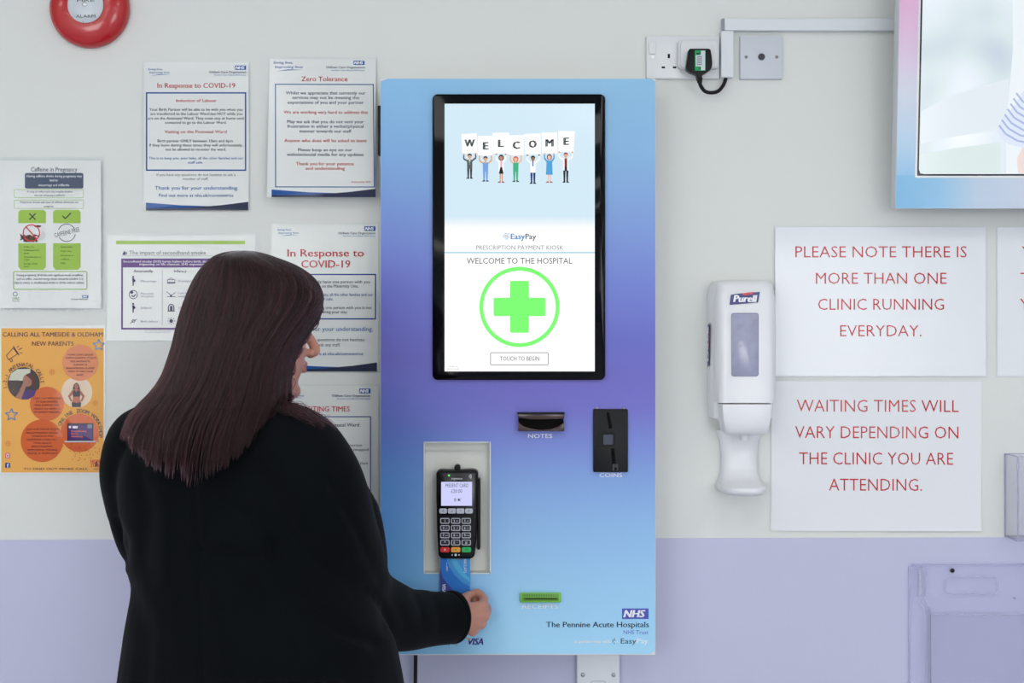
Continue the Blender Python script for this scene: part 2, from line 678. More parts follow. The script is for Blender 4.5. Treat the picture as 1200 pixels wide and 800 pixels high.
KGAIN = 1.12
VINYL = vinyl_material()
a = Art(wallmap(KD))
a.use(VINYL, 1)
xs_ = [446.3, 496.5, 575, 768]
ys_ = [92.3, 517.5, 672, 766]
for i in range(3):
    for j in range(3):
        if (i, j) == (1, 1):
            continue
        x0, x1, y0, y1 = xs_[i], xs_[i + 1], ys_[j], ys_[j + 1]
        if (i, j) == (0, 0):
            a.poly([(x0, y0 + 3), (x0 + 8, y0), (x1, y0), (x1, y1), (x0, y1)])
        elif (i, j) == (2, 0):
            a.poly([(x0, y0), (x1 - 5, y0), (x1, y0 + 3), (x1, y1), (x0, y1)])
        elif (i, j) == (2, 2):
            a.poly([(x0, y0), (x1, y0), (x1, y1 - 3.5), (x1 - 7, y1), (x0, y1)])
        else:
            a.rect(x0, y0, x1, y1)
vinyl = a.build('printed_vinyl', panel)

# recess for the card reader
NICHE = mat('niche_white', (228, 231, 226), 0.45, 0.35, var=0.015)
nm = M()
t_ = 0.0016
nm.box(NX0, NX1, -0.1005, -0.104, NZ0, NZ1)
nm.box(NX0, NX0 + t_, -0.104, -KD - 0.001, NZ0, NZ1)
nm.box(NX1 - t_, NX1, -0.104, -KD - 0.001, NZ0, NZ1)
nm.box(NX0, NX1, -0.104, -KD - 0.001, NZ0, NZ0 + t_)
nm.box(NX0, NX1, -0.104, -KD - 0.001, NZ1 - t_, NZ1)
niche = nm.build('card_reader_recess', NICHE, kiosk)
fm = M()
fm.box(NX0 + t_, NX1 - t_, -0.104, -0.109, W(0, 527.5, 0.11).z, NZ1 - t_)
fm.box(W(571, 0, 0.11).x, NX1 - t_, -0.104, -0.108, NZ0 + t_, W(0, 527.5, 0.11).z)
fm.build('inner_flange', NICHE, niche)

# screen
bez = M()
p0, p1 = W(507, 445, KD), W(709, 111, KD)
bez.rbox(p0.x, p1.x, p0.z, p1.z, -KD, -KD - 0.008, 0.010, 6)
bezel = bez.build('screen_bezel', SHINY_BLACK, kiosk, bevel=0.0015)
dmap = wallmap(KD + 0.0082)
a = Art(dmap)
SKY = (210, 233, 246)
a.use(glow(SKY), 1).rect(521, 121.5, 697, 254)
for k in range(8):
    c = tuple(int(SKY[i] + (255 - SKY[i]) * (k + 1) / 9) for i in range(3))
    a.use(glow(c), 1).rect(521, 254 + k * 1.6, 697, 254 + (k + 1) * 1.6)
a.use(glow((255, 255, 255)), 1).rect(521, 266.8, 697, 435)
display = a.build('display', bezel)

a = Art(dmap, (530, 140, 7.5))
SKIN_, DARKSKIN = (226, 170, 130), (150, 100, 70)
folk = [
    # sign corners, letter centre, head centre, hair, skin, top, legs, feet y, hands, style
    ([(80, 128), (215, 120), (222, 295), (88, 300)], 'W', (153, 208), 92, (153, 322), (30, 26, 28), SKIN_, (88, 90, 96), (62, 60, 66), 520, [(102, 306), (205, 298)], 'suit'),
    ([(224, 143), (360, 143), (357, 318), (226, 316)], 'E', (294, 232), 50, (292, 345), (40, 30, 28), SKIN_, (120, 162, 224), (120, 162, 224), 545, [(240, 322), (343, 322)], 'scrubs'),
    ([(352, 118), (500, 115), (500, 302), (362, 300)], 'L', (428, 210), 52, (430, 332), (28, 24, 26), (200, 140, 105), (250, 250, 252), (200, 140, 105), 555, [(388, 306), (468, 306)], 'skirt'),
    ([(500, 138), (632, 136), (630, 316), (502, 314)], 'C', (563, 226), 66, (558, 346), (214, 90, 40), (236, 190, 160), (64, 178, 132), (64, 178, 132), 548, [(512, 319), (605, 319)], 'bob'),
    ([(634, 126), (778, 122), (778, 306), (640, 306)], 'O', (707, 216), 70, (709, 340), (24, 22, 24), DARKSKIN, (250, 250, 252), (32, 52, 112), 565, [(660, 314), (763, 312)], 'coat'),
    ([(784, 115), (922, 112), (924, 298), (788, 296)], 'M', (855, 206), 72, (853, 327), (140, 70, 60), (236, 190, 170), (78, 162, 216), (236, 190, 170), 555, [(812, 300), (893, 300)], 'dress'),
    ([(934, 100), (1077, 104), (1066, 286), (930, 282)], 'E', (1002, 192), 50, (998, 312), (150, 60, 40), SKIN_, (250, 250, 252), (32, 30, 36), 555, [(940, 288), (1055, 288)], 'shirt'),
]
for quad, ch, (lx, ly), lw, (hx, hy), hair, skin, top, legs, fy, hands, style in folk:
    a.use(glow((254, 255, 255)), 3).poly(quad)
    a.use(glow((16, 38, 44)), 5).text(ch, ly, 62, x0=lx - lw / 2, x1=lx + lw / 2, bold=0.055)
    sh = hy + 36
    hips = sh + (fy - sh) * 0.46
    bare = style in ('scrubs', 'bob')
    for sx, (ax, ay) in zip((-1, 1), hands):
        el = (ax + sx * 2, ay + 38)
        a.use(glow(skin if bare else top), 4).line([(hx + sx * 20, sh + 6), el], 15)
        a.line([el, (ax, ay + 6)], 12)
        a.use(glow(skin), 5).circ(ax, ay, 8, n=12)
    # legs and shoes
    for sx in (-1, 1):
        a.use(glow(legs), 5).poly([(hx + sx * 2, hips - 4), (hx + sx * 23, hips - 4), (hx + sx * 19, fy - 6), (hx + sx * 6, fy - 6)] if style not in ('skirt', 'dress') else
                                  [(hx + sx * 3, hips), (hx + sx * 14, hips), (hx + sx * 12, fy - 6), (hx + sx * 5, fy - 6)])
        a.use(glow((24, 22, 28) if style not in ('skirt', 'dress') else (150, 80, 70)), 5).poly([(hx + sx * 4, fy - 12), (hx + sx * 20, fy - 12), (hx + sx * 32, fy), (hx + sx * 4, fy)])
    # torso
    low = hips if style in ('suit', 'scrubs', 'bob') else (hips + 34 if style == 'dress' else hips + 4)
    wide = 30 if style == 'dress' else 23
    a.use(glow(top), 6).poly([(hx - 24, sh), (hx - 10, sh - 8), (hx + 10, sh - 8), (hx + 24, sh), (hx + wide, low), (hx - wide, low)])
    if style == 'suit':
        a.use(glow((235, 238, 240)), 7).poly([(hx - 8, sh - 6), (hx + 8, sh - 6), (hx, sh + 42)])
        a.use(glow((40, 150, 110)), 8).rect(hx - 2.5, sh + 2, hx + 2.5, sh + 32)
    if style == 'skirt':
        a.use(glow((240, 180, 195)), 7).poly([(hx - 9, sh - 6), (hx + 9, sh - 6), (hx + 7, hips - 34), (hx - 7, hips - 34)])
        a.use(glow((26, 24, 28)), 8).poly([(hx - 8, hips - 36), (hx + 8, hips - 36), (hx + 20, hips + 22), (hx - 20, hips + 22)])
    if style == 'coat':
        a.use(glow((40, 90, 160)), 7).rect(hx - 5, sh - 4, hx + 5, sh + 34)
    if style == 'shirt':
        a.use(glow((46, 30, 34)), 7).rect(hx - 11, sh - 6, hx + 11, hips + 10)
        a.use(glow((190, 40, 44)), 8).rect(hx - 4, sh - 4, hx + 4, sh + 66)
    # head and hair
    a.use(glow(skin), 7).rect(hx - 6, hy + 10, hx + 6, sh)
    if style in ('skirt', 'bob', 'dress'):
        a.use(glow(hair), 6).circ(hx, hy + 3, 23, 27, n=24)
    a.use(glow(hair), 8).circ(hx, hy - 6, 19, 17, n=24)
    a.use(glow(skin), 9).circ(hx, hy + 4, 15, 19, n=24)
    a.use(glow(hair), 10).poly([(hx - 16, hy - 4), (hx - 13, hy - 18), (hx, hy - 23), (hx + 13, hy - 18), (hx + 16, hy - 4), (hx + 5, hy - 10), (hx - 8, hy - 9)])
a.build('welcome_picture', bezel)

a = Art(dmap, (500, 250, 4))
for i in range(4):
    for j in range(4):
        if (i, j) in ((0, 0), (3, 3), (0, 3)):
            continue
        a.use(glow([(70, 80, 100), (60, 150, 205), (150, 200, 230), (110, 120, 135)][(i * 3 + j) % 4]), 2).rr(358 + i * 8, 93 + j * 8, 363 + i * 8, 98 + j * 8, 2)
a.use(glow((30, 130, 200)), 2).text('Easy', 108, 25, x0=394, x1=461, bold=0.025)
a.use(glow((30, 44, 56)), 2).text('Pay', 108, 25, x0=463, x1=513, bold=0.01)
a.build('payment_logo', bezel)
a = Art(dmap, (500, 250, 4))
a.use(glow((108, 116, 126)), 2).text('PRESCRIPTION PAYMENT KIOSK', 160, 20, x0=232, x1=640, bold=-0.006)
a.use(glow((140, 203, 232)), 2).rect(84, 181, 788, 186)
a.build('subtitle_lettering', bezel)
a = Art(dmap, (500, 250, 4))
a.use(glow((58, 58, 64)), 2).text('WELCOME TO THE HOSPITAL', 222, 27, x0=188, x1=682, bold=-0.004)
a.build('welcome_lettering', bezel)
a = Art(dmap, (500, 250, 4))
a.use(glow((104, 112, 122)), 2).rframe(298, 651, 572, 711, 7, 3)
a.use(glow((70, 74, 80)), 2).text('TOUCH TO BEGIN', 680, 19, x0=344, x1=528)
a.build('touch_button', bezel)
a = Art(dmap, (500, 250, 4))
a.use(glow((140, 146, 150)), 2).text('Version 1.0', 717, 5.5, x0=102, x1=145)
a.text('System ready', 728, 5.5, x0=96, x1=152)
a.build('version_lettering', bezel)
a = Art(dmap, (500, 250, 4))
a.use(glow((122, 255, 112)), 2).ring(435, 438, 170, 188)
a.poly(rrect(391, 479, 316, 559, 7, 3)).use(glow((122, 255, 112)), 3).poly(rrect(314, 556, 395, 481, 7, 3))
a.build('green_cross_emblem', bezel)

# note slot
BROWN = mat('smoked_brown_plastic', (58, 36, 36), 0.22, 0.5)
kz = lambda x, y: (W(600 + x / 8, 470 + y / 8, KD).x, W(600 + x / 8, 470 + y / 8, KD).z)
PIT = mat('dark_slot', (6, 6, 7), 0.7, 0.1)
slot = M().prism([kz(*p) for p in ((58, 272), (482, 272), (482, 110), (58, 110))], -KD, -KD - 0.006).build('note_slot', PIT, kiosk)
top = M().prism([kz(*p) for p in ((55, 103), (485, 103), (485, 158), (380, 164), (180, 166), (55, 150))], -KD, -KD - 0.022)
top.build('upper_lip', BROWN, slot, bevel=0.0012)
lip = M().prism([kz(*p) for p in ((58, 275), (485, 275), (485, 190), (430, 232), (360, 254), (260, 264), (170, 250), (105, 228), (58, 182))], -KD, -KD - 0.018)
lip.build('lower_lip', BROWN, slot, bevel=0.0012)
cap_ = M().prism([kz(*p) for p in ((50, 100), (490, 100), (490, 117), (50, 117))], -KD, -KD - 0.024)
cap_.build('hood', BLACK, slot, bevel=0.001)

# coin slot
coin = M().prism([kz(*p) for p in rrect(760, 1084, 72, 662, 12)], -KD, -KD - 0.007).build('coin_slot', BLACK, kiosk, bevel=0.001)
for name, q, dep, mt in (('coin_opening', ((883, 103), (908, 100), (938, 248), (908, 258)), 0.0012, PIT), ('return_opening', ((925, 440), (958, 436), (970, 580), (938, 584)), 0.0012, PIT),
                         ('button_frame', rrect(812, 966, 284, 418, 12), 0.0018, BLACK), ('return_button', rrect(850, 943, 308, 402, 8), 0.005, mat('grey_button', (60, 64, 82), 0.4, 0.4)),
                         ('return_chute', rrect(936, 992, 585, 648, 8), 0.004, mat('chute_grey', (44, 48, 54), 0.4, 0.4))):
    M().prism([kz(*p) for p in q], -KD - 0.0065, -KD - 0.007 - dep).build(name, mt, coin, bevel=0.0005, seg=1)
M().prism([kz(*p) for p in rrect(955, 977, 615, 642, 6)], -KD - 0.0108, -KD - 0.0114).build('chute_hole', PIT, coin)
for x in (795, 1048):
    c = W(600 + x / 8, 470 + 66 / 8, KD)
    M().lathe([(0.0028, 0.0), (0.0028, 0.002), (0.0018, 0.0035), (0.0003, 0.004)], c, n=16).build('screw', STEEL, coin, smooth=True)

# receipt slot
GREEN = mat('green_plastic', (112, 190, 60), 0.3, 0.45)
kr = lambda x, y: (W(480 + x / 4, 640 + y / 4, KD).x, W(480 + x / 4, 640 + y / 4, KD).z)
rc = M().prism([kr(*p) for p in rrect(518, 709, 215, 259, 3)], -KD, -KD - 0.009).build('receipt_slot', GREEN, kiosk, bevel=0.001)
M().prism([kr(*p) for p in rrect(530, 698, 234, 250, 2)], -KD - 0.0088, -KD - 0.0105).build('slot_lip', mat('dark_green_plastic', (88, 140, 40), 0.35, 0.4), rc, bevel=0.0004, seg=1)
M().prism([kr(*p) for p in ((540, 239), (690, 239), (690, 243), (540, 243))], -KD - 0.0102, -KD - 0.0109).build('slot_opening', PIT, rc)
tt = M()
for k in range(22):
    x = 530 + k * 7.8
    tt.prism([kr(*p) for p in ((x, 219), (x + 3, 219), (x + 3, 231), (x, 231))], -KD - 0.0088, -KD - 0.0105)
tt.build('ribbed_edge', mat('deep_green_plastic', (70, 120, 36), 0.35, 0.4), rc)

# lettering on the panel
vmap = wallmap(KD + 0.0004)
VW, VD = ink((236, 240, 248)), ink((38, 42, 62))
a = Art(vmap, (600, 470, 8)).use(VW)
a.text('NOTES', 326, 38, x0=150, x1=378, bold=0.012).build('notes_lettering', panel)
a = Art(vmap, (600, 470, 8)).use(VW)
a.text('COINS', 692, 38, x0=820, x1=1033, bold=0.012).build('coins_lettering', panel)
a = Art(vmap, (480, 640, 4)).use(VW)
a.text('RECEIPTS', 282, 18, x0=528, x1=697, bold=0.008).build('receipts_lettering', panel)
a = Art(vmap, (480, 640, 4))
nhs(a, 996, 291, 1120, 340, (80, 92, 190))
a.build('blue_logo', panel)
a = Art(vmap, (480, 640, 4))
a.use(VD).text('The Pennine Acute Hospitals', 366, 25, x0=640, x1=1122, bold=0.016)
a.build('trust_lettering', panel)
a = Art(vmap, (480, 640, 4))
a.use(ink((92, 108, 206))).text('NHS Trust', 402, 18, x0=1003, x1=1119)
a.build('trust_lettering', panel)
a = Art(vmap, (480, 640, 4))
a.use(VW).text('in partnership with', 445, 15, x0=772, x1=943, bold=0.03)
for i in range(4):
    for j in range(4):
        if (i + j) % 3:
            a.use(VD if i < 2 else VW).rr(951 + i * 7, 430 + j * 7.5, 955.5 + i * 7, 434.5 + j * 7.5, 1.5)
a.use(VD).text('Easy', 443, 24, x0=990, x1=1062)
a.use(VW).text('Pay', 443, 24, x0=1065, x1=1118, bold=0.02)
a.build('partner_lettering', panel)
a = Art(vmap, (480, 640, 4)).use(ink((66, 40, 128)))
a.text('VISA', 446, 30, x0=268, x1=346, bold=0.045, slant=0.22)
a.use(ink((240, 165, 40)), 2).poly([(262, 429), (280, 429), (284, 446), (274, 434)])
a.use(ink((110, 140, 165))).text('pay', 448, 22, x0=183, x1=230)
a.build('card_lettering', panel)
sl = M().box(KX0 - 0.009, KX0 + 0.004, -0.072, -0.095, W(0, 182, 0.09).z, W(0, 124, 0.09).z)
sl.build('side_hinge', BLACK, kiosk, bevel=0.0015)
pm = M().box(W(676, 0, 0.02).x, W(726, 0, 0.02).x, -0.0005, -0.022, 0.62, KZ0 + 0.001)
plate = pm.build('mounting_plate', GREYPLATE, kiosk, bevel=0.002)
for x in (812, 956):
    c = W(480 + x / 4, 640 + 602 / 4, 0.0215)
    M().lathe([(0.0042, 0.0), (0.004, 0.002), (0.0024, 0.0034), (0.0003, 0.0036)], c, n=18).build('screw', STEEL, plate, smooth=True)
a = Art(wallmap(0.0222), (480, 640, 4)).use(mat('pressed_edge', (176, 182, 190), 0.4))
a.rframe(850, 630, 918, 690, 8, 3)
a.build('pressed_outline', plate)
cb = M().tube([(W(487, 0, 0.03).x, -0.03, KZ0 + 0.004), (W(487, 0, 0.03).x, -0.03, KZ0 - 0.04), (W(485.5, 0, 0.03).x, -0.028, 0.6), (W(484, 0, 0.03).x, -0.03, 0.25), (W(484, 0, 0.03).x, -0.03, 0.004)], 0.0038, n=10, sub=4)
tag(cb.build('power_cable', RUBBER, None, smooth=True), 'thin black cable hanging below the kiosk beside the woman', 'cable')

# ------------------------------------------------------------------ card terminal and card
TD = 0.145
term = thing('card_terminal', 'black keypad card terminal mounted in the white recess of the kiosk', 'card terminal', W(536, 655, 0.11))
tp = lambda pts, d=TD: [(W(470 + x / 5, 520 + y / 5, d).x, W(470 + x / 5, 520 + y / 5, d).z) for x, y in pts]
outline = [(206, 172), (212, 158), (232, 153), (280, 155), (322, 158), (370, 154), (420, 152), (444, 158), (450, 174), (448, 300), (446, 420), (440, 560), (430, 655), (420, 670), (400, 674), (250, 674), (228, 668), (218, 652), (210, 500), (206, 300)]
body = M().prism(tp(outline), -0.106, -TD).build('body', BLACK, term, bevel=0.004, seg=3)
M().rbox(*[tp([(444, 0)])[0][0], tp([(464, 0)])[0][0]], tp([(0, 625)])[0][1], tp([(0, 205)])[0][1], -0.112, -0.136, 0.003).build('side_grip', BLACK, term, bevel=0.002)
c = W(536, 548.5, 0.12)
M().rbox(c.x - 0.0055, c.x + 0.0055, c.z - 0.009, c.z + 0.007, -0.104, -0.128, 0.0053).build('mount_knob', BLACK, term, bevel=0.001)
DARKFACE = mat('satin_black_face', (13, 14, 18), 0.25, 0.45)
face = M().prism(tp([(222, 170), (434, 170), (432, 380), (426, 402), (400, 420), (250, 420), (228, 402), (222, 380)]), -TD + 0.0005, -TD - 0.0016).build('screen_surround', DARKFACE, term, bevel=0.0008)
tmap = wallmap(TD + 0.0018)
a = Art(tmap, (470, 520, 5))
a.use(glow((206, 208, 252)), 1).rect(235, 222, 416, 362)
a.use(glow((60, 62, 92)), 2).text('PRESENT CARD', 243, 21, x0=260, x1=394)
a.text('£20.00', 276, 21, x0=293, x1=358)
for k, r in enumerate((6, 11, 16)):
    a.ring(330, 327, r, r + 2.5, n=10, a0=140, a1=220)
a.rect(333, 320, 343, 334)
a.line([(350, 318), (343, 327), (350, 336)], 2)
a.build('lit_display', face)
a = Art(tmap, (470, 520, 5)).use(ink((215, 218, 226)))
a.text('ingenico', 202, 12, x0=295, x1=358, bold=0.02)
for k, r in enumerate((7, 13, 19)):
    a.ring(392, 190, r, r + 3, n=8, a0=-40, a1=40)
a.use(glow((120, 255, 110))).circ(281, 184, 6, n=16)
a.build('terminal_marks', face)
SILVER = mat('silver_key', (196, 200, 214), 0.35, 0.45, var=0.01)
KEYF = mat('black_key', (26, 27, 33), 0.4, 0.4)


def key(name, x, y, w, h, m0, m1, txt, sub='', r=7, ring=True, tcol=(225, 228, 240)):
    k = M().prism(tp(rrect(x - w / 2, x + w / 2, y - h / 2, y + h / 2, r, 4)), -TD + 0.001, -TD - 0.0024).build(name, m0, term, bevel=0.0005, seg=1)
    a = Art(wallmap(TD + 0.0025), (470, 520, 5))
    if ring:
        a.use(m1, 1).rr(x - w / 2 + 5, y - h / 2 + 5, x + w / 2 - 5, y + h / 2 - 5, max(r - 4, 2))
    a.use(ink(tcol), 3)
    if sub:
        a.text(txt, y, h * 0.42, xc=x - w * 0.16, bold=0.02)
        a.text(sub, y, h * 0.22, xc=x + w * 0.17)
    elif txt:
        a.text(txt, y, h * 0.45, xc=x, bold=0.02)
    if a.v:
        a.build('key_face', k)


nums = [('1', ''), ('2', 'abc'), ('3', 'def'), ('4', 'ghi'), ('5', 'jkl'), ('6', 'mno'), ('7', 'pqrs'), ('8', 'tuv'), ('9', 'wxyz'), ('*', ''), ('0', '+'), ('#', '')]
for i, (n_, s_) in enumerate(nums):
    key('number_key', (257, 320, 382)[i % 3], (450, 492, 535, 577)[i // 3], 54, 33, SILVER, KEYF, n_, s_)
for x, t_, r in ((247, 'F', 10), (298, 'v', 6), (348, '^', 6), (398, 'F', 10)):
    key('function_key', x, 392, 46, 30, SILVER, KEYF, t_, '', r, False, (90, 92, 104))
for x, col, t_ in ((257, (222, 40, 42), 'X'), (320, (240, 170, 60), '<'), (383, (40, 190, 100), 'O')):
    key('colour_key', x, 619, 54, 30, mat('key_%d' % x, col, 0.35, 0.4), KEYF, t_, '', 8, False, (250, 230, 220) if x == 257 else (70, 90, 60))
a = Art(wallmap(TD + 0.0002), (470, 520, 5)).use(ink((225, 230, 245)))
for x, r in ((300, 4), (320, 7), (340, 4)):
    a.circ(x, 650, r, n=16)
a.build('card_symbol', term)

card = thing('bank_card', 'blue bank card pushed into the bottom of the card terminal', 'bank card', W(533, 700, 0.14))
cd0 = 0.1365
cx0, cx1 = W(516, 0, cd0).x, W(551, 0, cd0).x
ct, cbm = W(0, 640, cd0).z, W(0, 640, cd0).z - 0.0856
M().rbox(cx0, cx1, cbm, ct, -cd0, -cd0 - 0.0009, 0.003).build('card_body', mat('card_blue', (66, 152, 222), 0.3, 0.45, var=0.02), card)
a = Art(wallmap(cd0 + 0.0011), (480, 640, 5.717))
a.use(ink((48, 122, 212)), 1).poly([(206, 75), (245, 75), (262, 130), (300, 190), (350, 240), (402, 268), (402, 420), (206, 420)])
a.use(ink((84, 184, 232)), 2).poly([(275, 75), (310, 75), (330, 120), (370, 180), (402, 215), (402, 236), (350, 200), (300, 140)])
a.use(ink((64, 76, 160)), 2).poly([(206, 150), (225, 215), (262, 260), (300, 300), (330, 340), (330, 420), (206, 420)])
a.use(ink((205, 160, 90)), 3).rr(308, 70, 340, 86, 4)
wt = ink((228, 236, 248))
a.use(wt, 4).text('BARCLAYS', 125, 17, x0=320, x1=424, rot=pi / 2, bold=0.01)
a.text('VISA', 280, 22, x0=198, x1=262, rot=pi / 2, bold=0.04, slant=0.2)
a.text('debit', 150, 9, x0=236, x1=270, rot=pi / 2)
a.text('contactless', 130, 7, x0=225, x1=275, rot=pi / 2)
a.build('card_print', card)

# ------------------------------------------------------------------ fire alarm
c = W(106.5, 11.0, 0)
fa = thing('fire_alarm_sounder', 'round red fire alarm bell with white centre at top left', 'fire alarm', c + Vector((0, 0, -0.077)))
FRED = mat('glossy_red', (186, 28, 34), 0.22, 0.5, var=0.05, vscale=12, coat=0.3)
M().lathe([(0.070, 0.001), (0.077, 0.002), (0.0775, 0.010), (0.075, 0.018), (0.069, 0.025), (0.058, 0.030), (0.045, 0.033), (0.034, 0.0335)], c, n=64).build('gong', FRED, fa, smooth=True)
M().lathe([(0.0345, 0.033), (0.0345, 0.0355), (0.030, 0.0385), (0.02, 0.0405), (0.008, 0.0412), (0.0004, 0.0412)], c, n=48).build('centre_cap', mat('grey_white_enamel', (206, 214, 220), 0.25, 0.5), fa, smooth=True)
M().lathe([(0.0045, 0.041), (0.0045, 0.0425), (0.003, 0.0432), (0.003, 0.0424), (0.0003, 0.0424)], c, n=20).build('centre_screw', STEEL, fa, smooth=True)
a = Art(wallmap(0.0413), (40, 0, 8.571))
a.use(ink((50, 58, 66)))
a.text('FIRE', 4, 26, x0=430, x1=606)
a.build('fire_lettering', fa)
a = Art(wallmap(0.0413), (40, 0, 8.571))
a.use(ink((50, 58, 66)))
a.text('ALARM', 162, 30, x0=420, x1=615, bold=-0.005)
a.use(ink((170, 40, 40))).circ(490, 215, 5, n=10)
a.build('alarm_lettering', fa)

# ------------------------------------------------------------------ sockets, plug, trunking
zs = lambda x, y, d=0.0: W(740 + x / 6, y / 6, d)


def zbox(m, x0, y0, x1, y1, d0, d1, r=0.0, n=4):
    p, q = zs(x0, y1, d1), zs(x1, y0, d1)
    if r:
        return m.rbox(p.x, q.x, p.z, q.z, -d0, -d1, r, n)
    return m.prism([(p.x, p.z), (q.x, p.z), (q.x, q.z), (p.x, q.z)], -d0, -d1)


SOCK = mat('socket_plastic', (226, 229, 232), 0.25, 0.45, var=0.01)
sk = thing('power_socket', 'white double wall socket above the kiosk with adaptor at right', 'socket', zs(362, 552))
pl = zbox(M(), 105, 250, 622, 553, 0.0005, 0.010, 0.004).build('faceplate', SOCK, sk, bevel=0.002)
zbox(M(), 124, 288, 172, 378, 0.0095, 0.0145, 0.002).build('rocker_switch', SOCK, sk, bevel=0.001)
for name, q in (('earth_hole', (255, 379, 271, 409)), ('live_hole', (212, 467, 236, 480)), ('neutral_hole', (291, 467, 315, 480))):
    zbox(M(), *q, 0.0096, 0.0104).build(name, PIT, pl)
M().lathe([(0.0034, 0.0), (0.0034, 0.0012), (0.0004, 0.0013)], zs(149, 402, 0.0098), n=18).build('screw', STEEL, pl, smooth=True)
ad = zbox(M(), 330, 278, 618, 480, 0.010, 0.026, 0.007).build('socket_adaptor', SOCK, None, bevel=0.002)
tag(ad, 'white plug-in adaptor block on the double socket behind the black plug', 'adaptor')
zbox(M(), 345, 280, 612, 478, 0.0255, 0.034, 0.009).build('front_block', SOCK, ad, bevel=0.003)
pg = thing('power_plug', 'black mains plug with green label in the white adaptor', 'plug', zs(475, 580, 0.035))
ppts = [(400, 352), (412, 345), (540, 345), (554, 352), (562, 400), (566, 450), (560, 485), (520, 515), (495, 525), (495, 560), (460, 560), (455, 525), (410, 508), (386, 490), (384, 470), (392, 410)]
plug = M().prism([(zs(x, y, 0.05).x, zs(x, y, 0.05).z) for x, y in ppts], -0.034, -0.056).build('plug_body', BLACK, pg, bevel=0.003, seg=3)
a = Art(wallmap(0.0562), (740, 0, 6))
a.use(ink((24, 160, 88)), 1).rect(446, 354, 520, 496)
a.use(ink((206, 214, 222)), 2).rect(488, 356, 518, 494)
a.use(ink((206, 214, 222)), 2).rect(452, 388, 488, 466)
a.use(ink((30, 40, 44)), 3)
for k in range(6):
    a.rect(460, 396 + k * 11, 496, 400 + k * 11)
a.poly([(456, 372), (476, 372), (482, 362), (488, 366), (478, 382), (456, 382)])
a.circ(482, 480, 6, n=12)
a.build('green_label', plug)
M().tube([zs(478, 548, 0.045), zs(480, 585, 0.044)], [0.0062, 0.0045], n=14).build('strain_relief', RUBBER, pg, smooth=True)
cord = M().tube([zs(480, 582, 0.044), zs(488, 605, 0.042), zs(515, 640, 0.038), (zs(560, 652, 0.034)), zs(610, 640, 0.028), zs(645, 600, 0.02), zs(662, 555, 0.012), zs(664, 535, 0.01)], 0.0036, n=12, sub=5)
cord.build('cord', RUBBER, pg, smooth=True)
TRK = mat('grey_white_trunking', (222, 227, 231), 0.35, 0.4, var=0.01)
tr = zbox(M(), 656, 126, 2100, 214, 0.0005, 0.017).build('cable_trunking', TRK, None, bevel=0.001, seg=1)
tag(tr, 'long horizontal white cable trunking running behind the wall display', 'trunking')
zbox(M(), 640, 130, 657, 212, 0.0005, 0.012).build('open_end', mat('trunking_end', (150, 158, 166), 0.5), tr)
tag(zbox(M(), 630, 216, 720, 543, 0.0005, 0.021).build('cable_trunking', TRK, None, bevel=0.001, seg=1), 'short vertical trunking piece between double socket and square plate', 'trunking')
ae = thing('aerial_outlet', 'square grey-white single outlet plate right of the sockets', 'outlet', zs(915, 555))
pl2 = zbox(M(), 764, 252, 1063, 556, 0.0005, 0.009, 0.002).build('faceplate', mat('cool_plate', (204, 210, 219), 0.35, 0.4, var=0.01), ae, bevel=0.0015)
M().lathe([(0.0066, 0), (0.0066, 0.002), (0.0045, 0.0025), (0.0045, 0.0015), (0.0018, 0.0015), (0.0018, 0.003), (0.0003, 0.003)], zs(914, 400, 0.0088), n=24).build('aerial_connector', mat('dark_metal', (64, 60, 70), 0.35, 0.5, metal=0.6), ae, smooth=True)
for x in (806, 1021):
    M().lathe([(0.0032, 0), (0.0032, 0.001), (0.0004, 0.0012)], zs(x, 401, 0.0088), n=16).build('screw', mat('worn_steel', (120, 116, 116), 0.4, 0.5, metal=1), pl2, smooth=True)

# ------------------------------------------------------------------ wall display at top right
TVD = 0.088
tx0, tz0 = W(1049, 0, TVD).x, W(0, 243, TVD).z
tw, th = 1.02, 0.66
tv = thing('wall_display', 'large wall display at top right with pastel framed hospital picture', 'display', (tx0, -0.055, tz0))
cas = M().rbox(tx0, tx0 + tw, tz0, tz0 + th, -0.053, -TVD, 0.004).build('casing', mat('silver_casing', (214, 219, 224), 0.35, 0.4, var=0.01), tv, bevel=0.002)


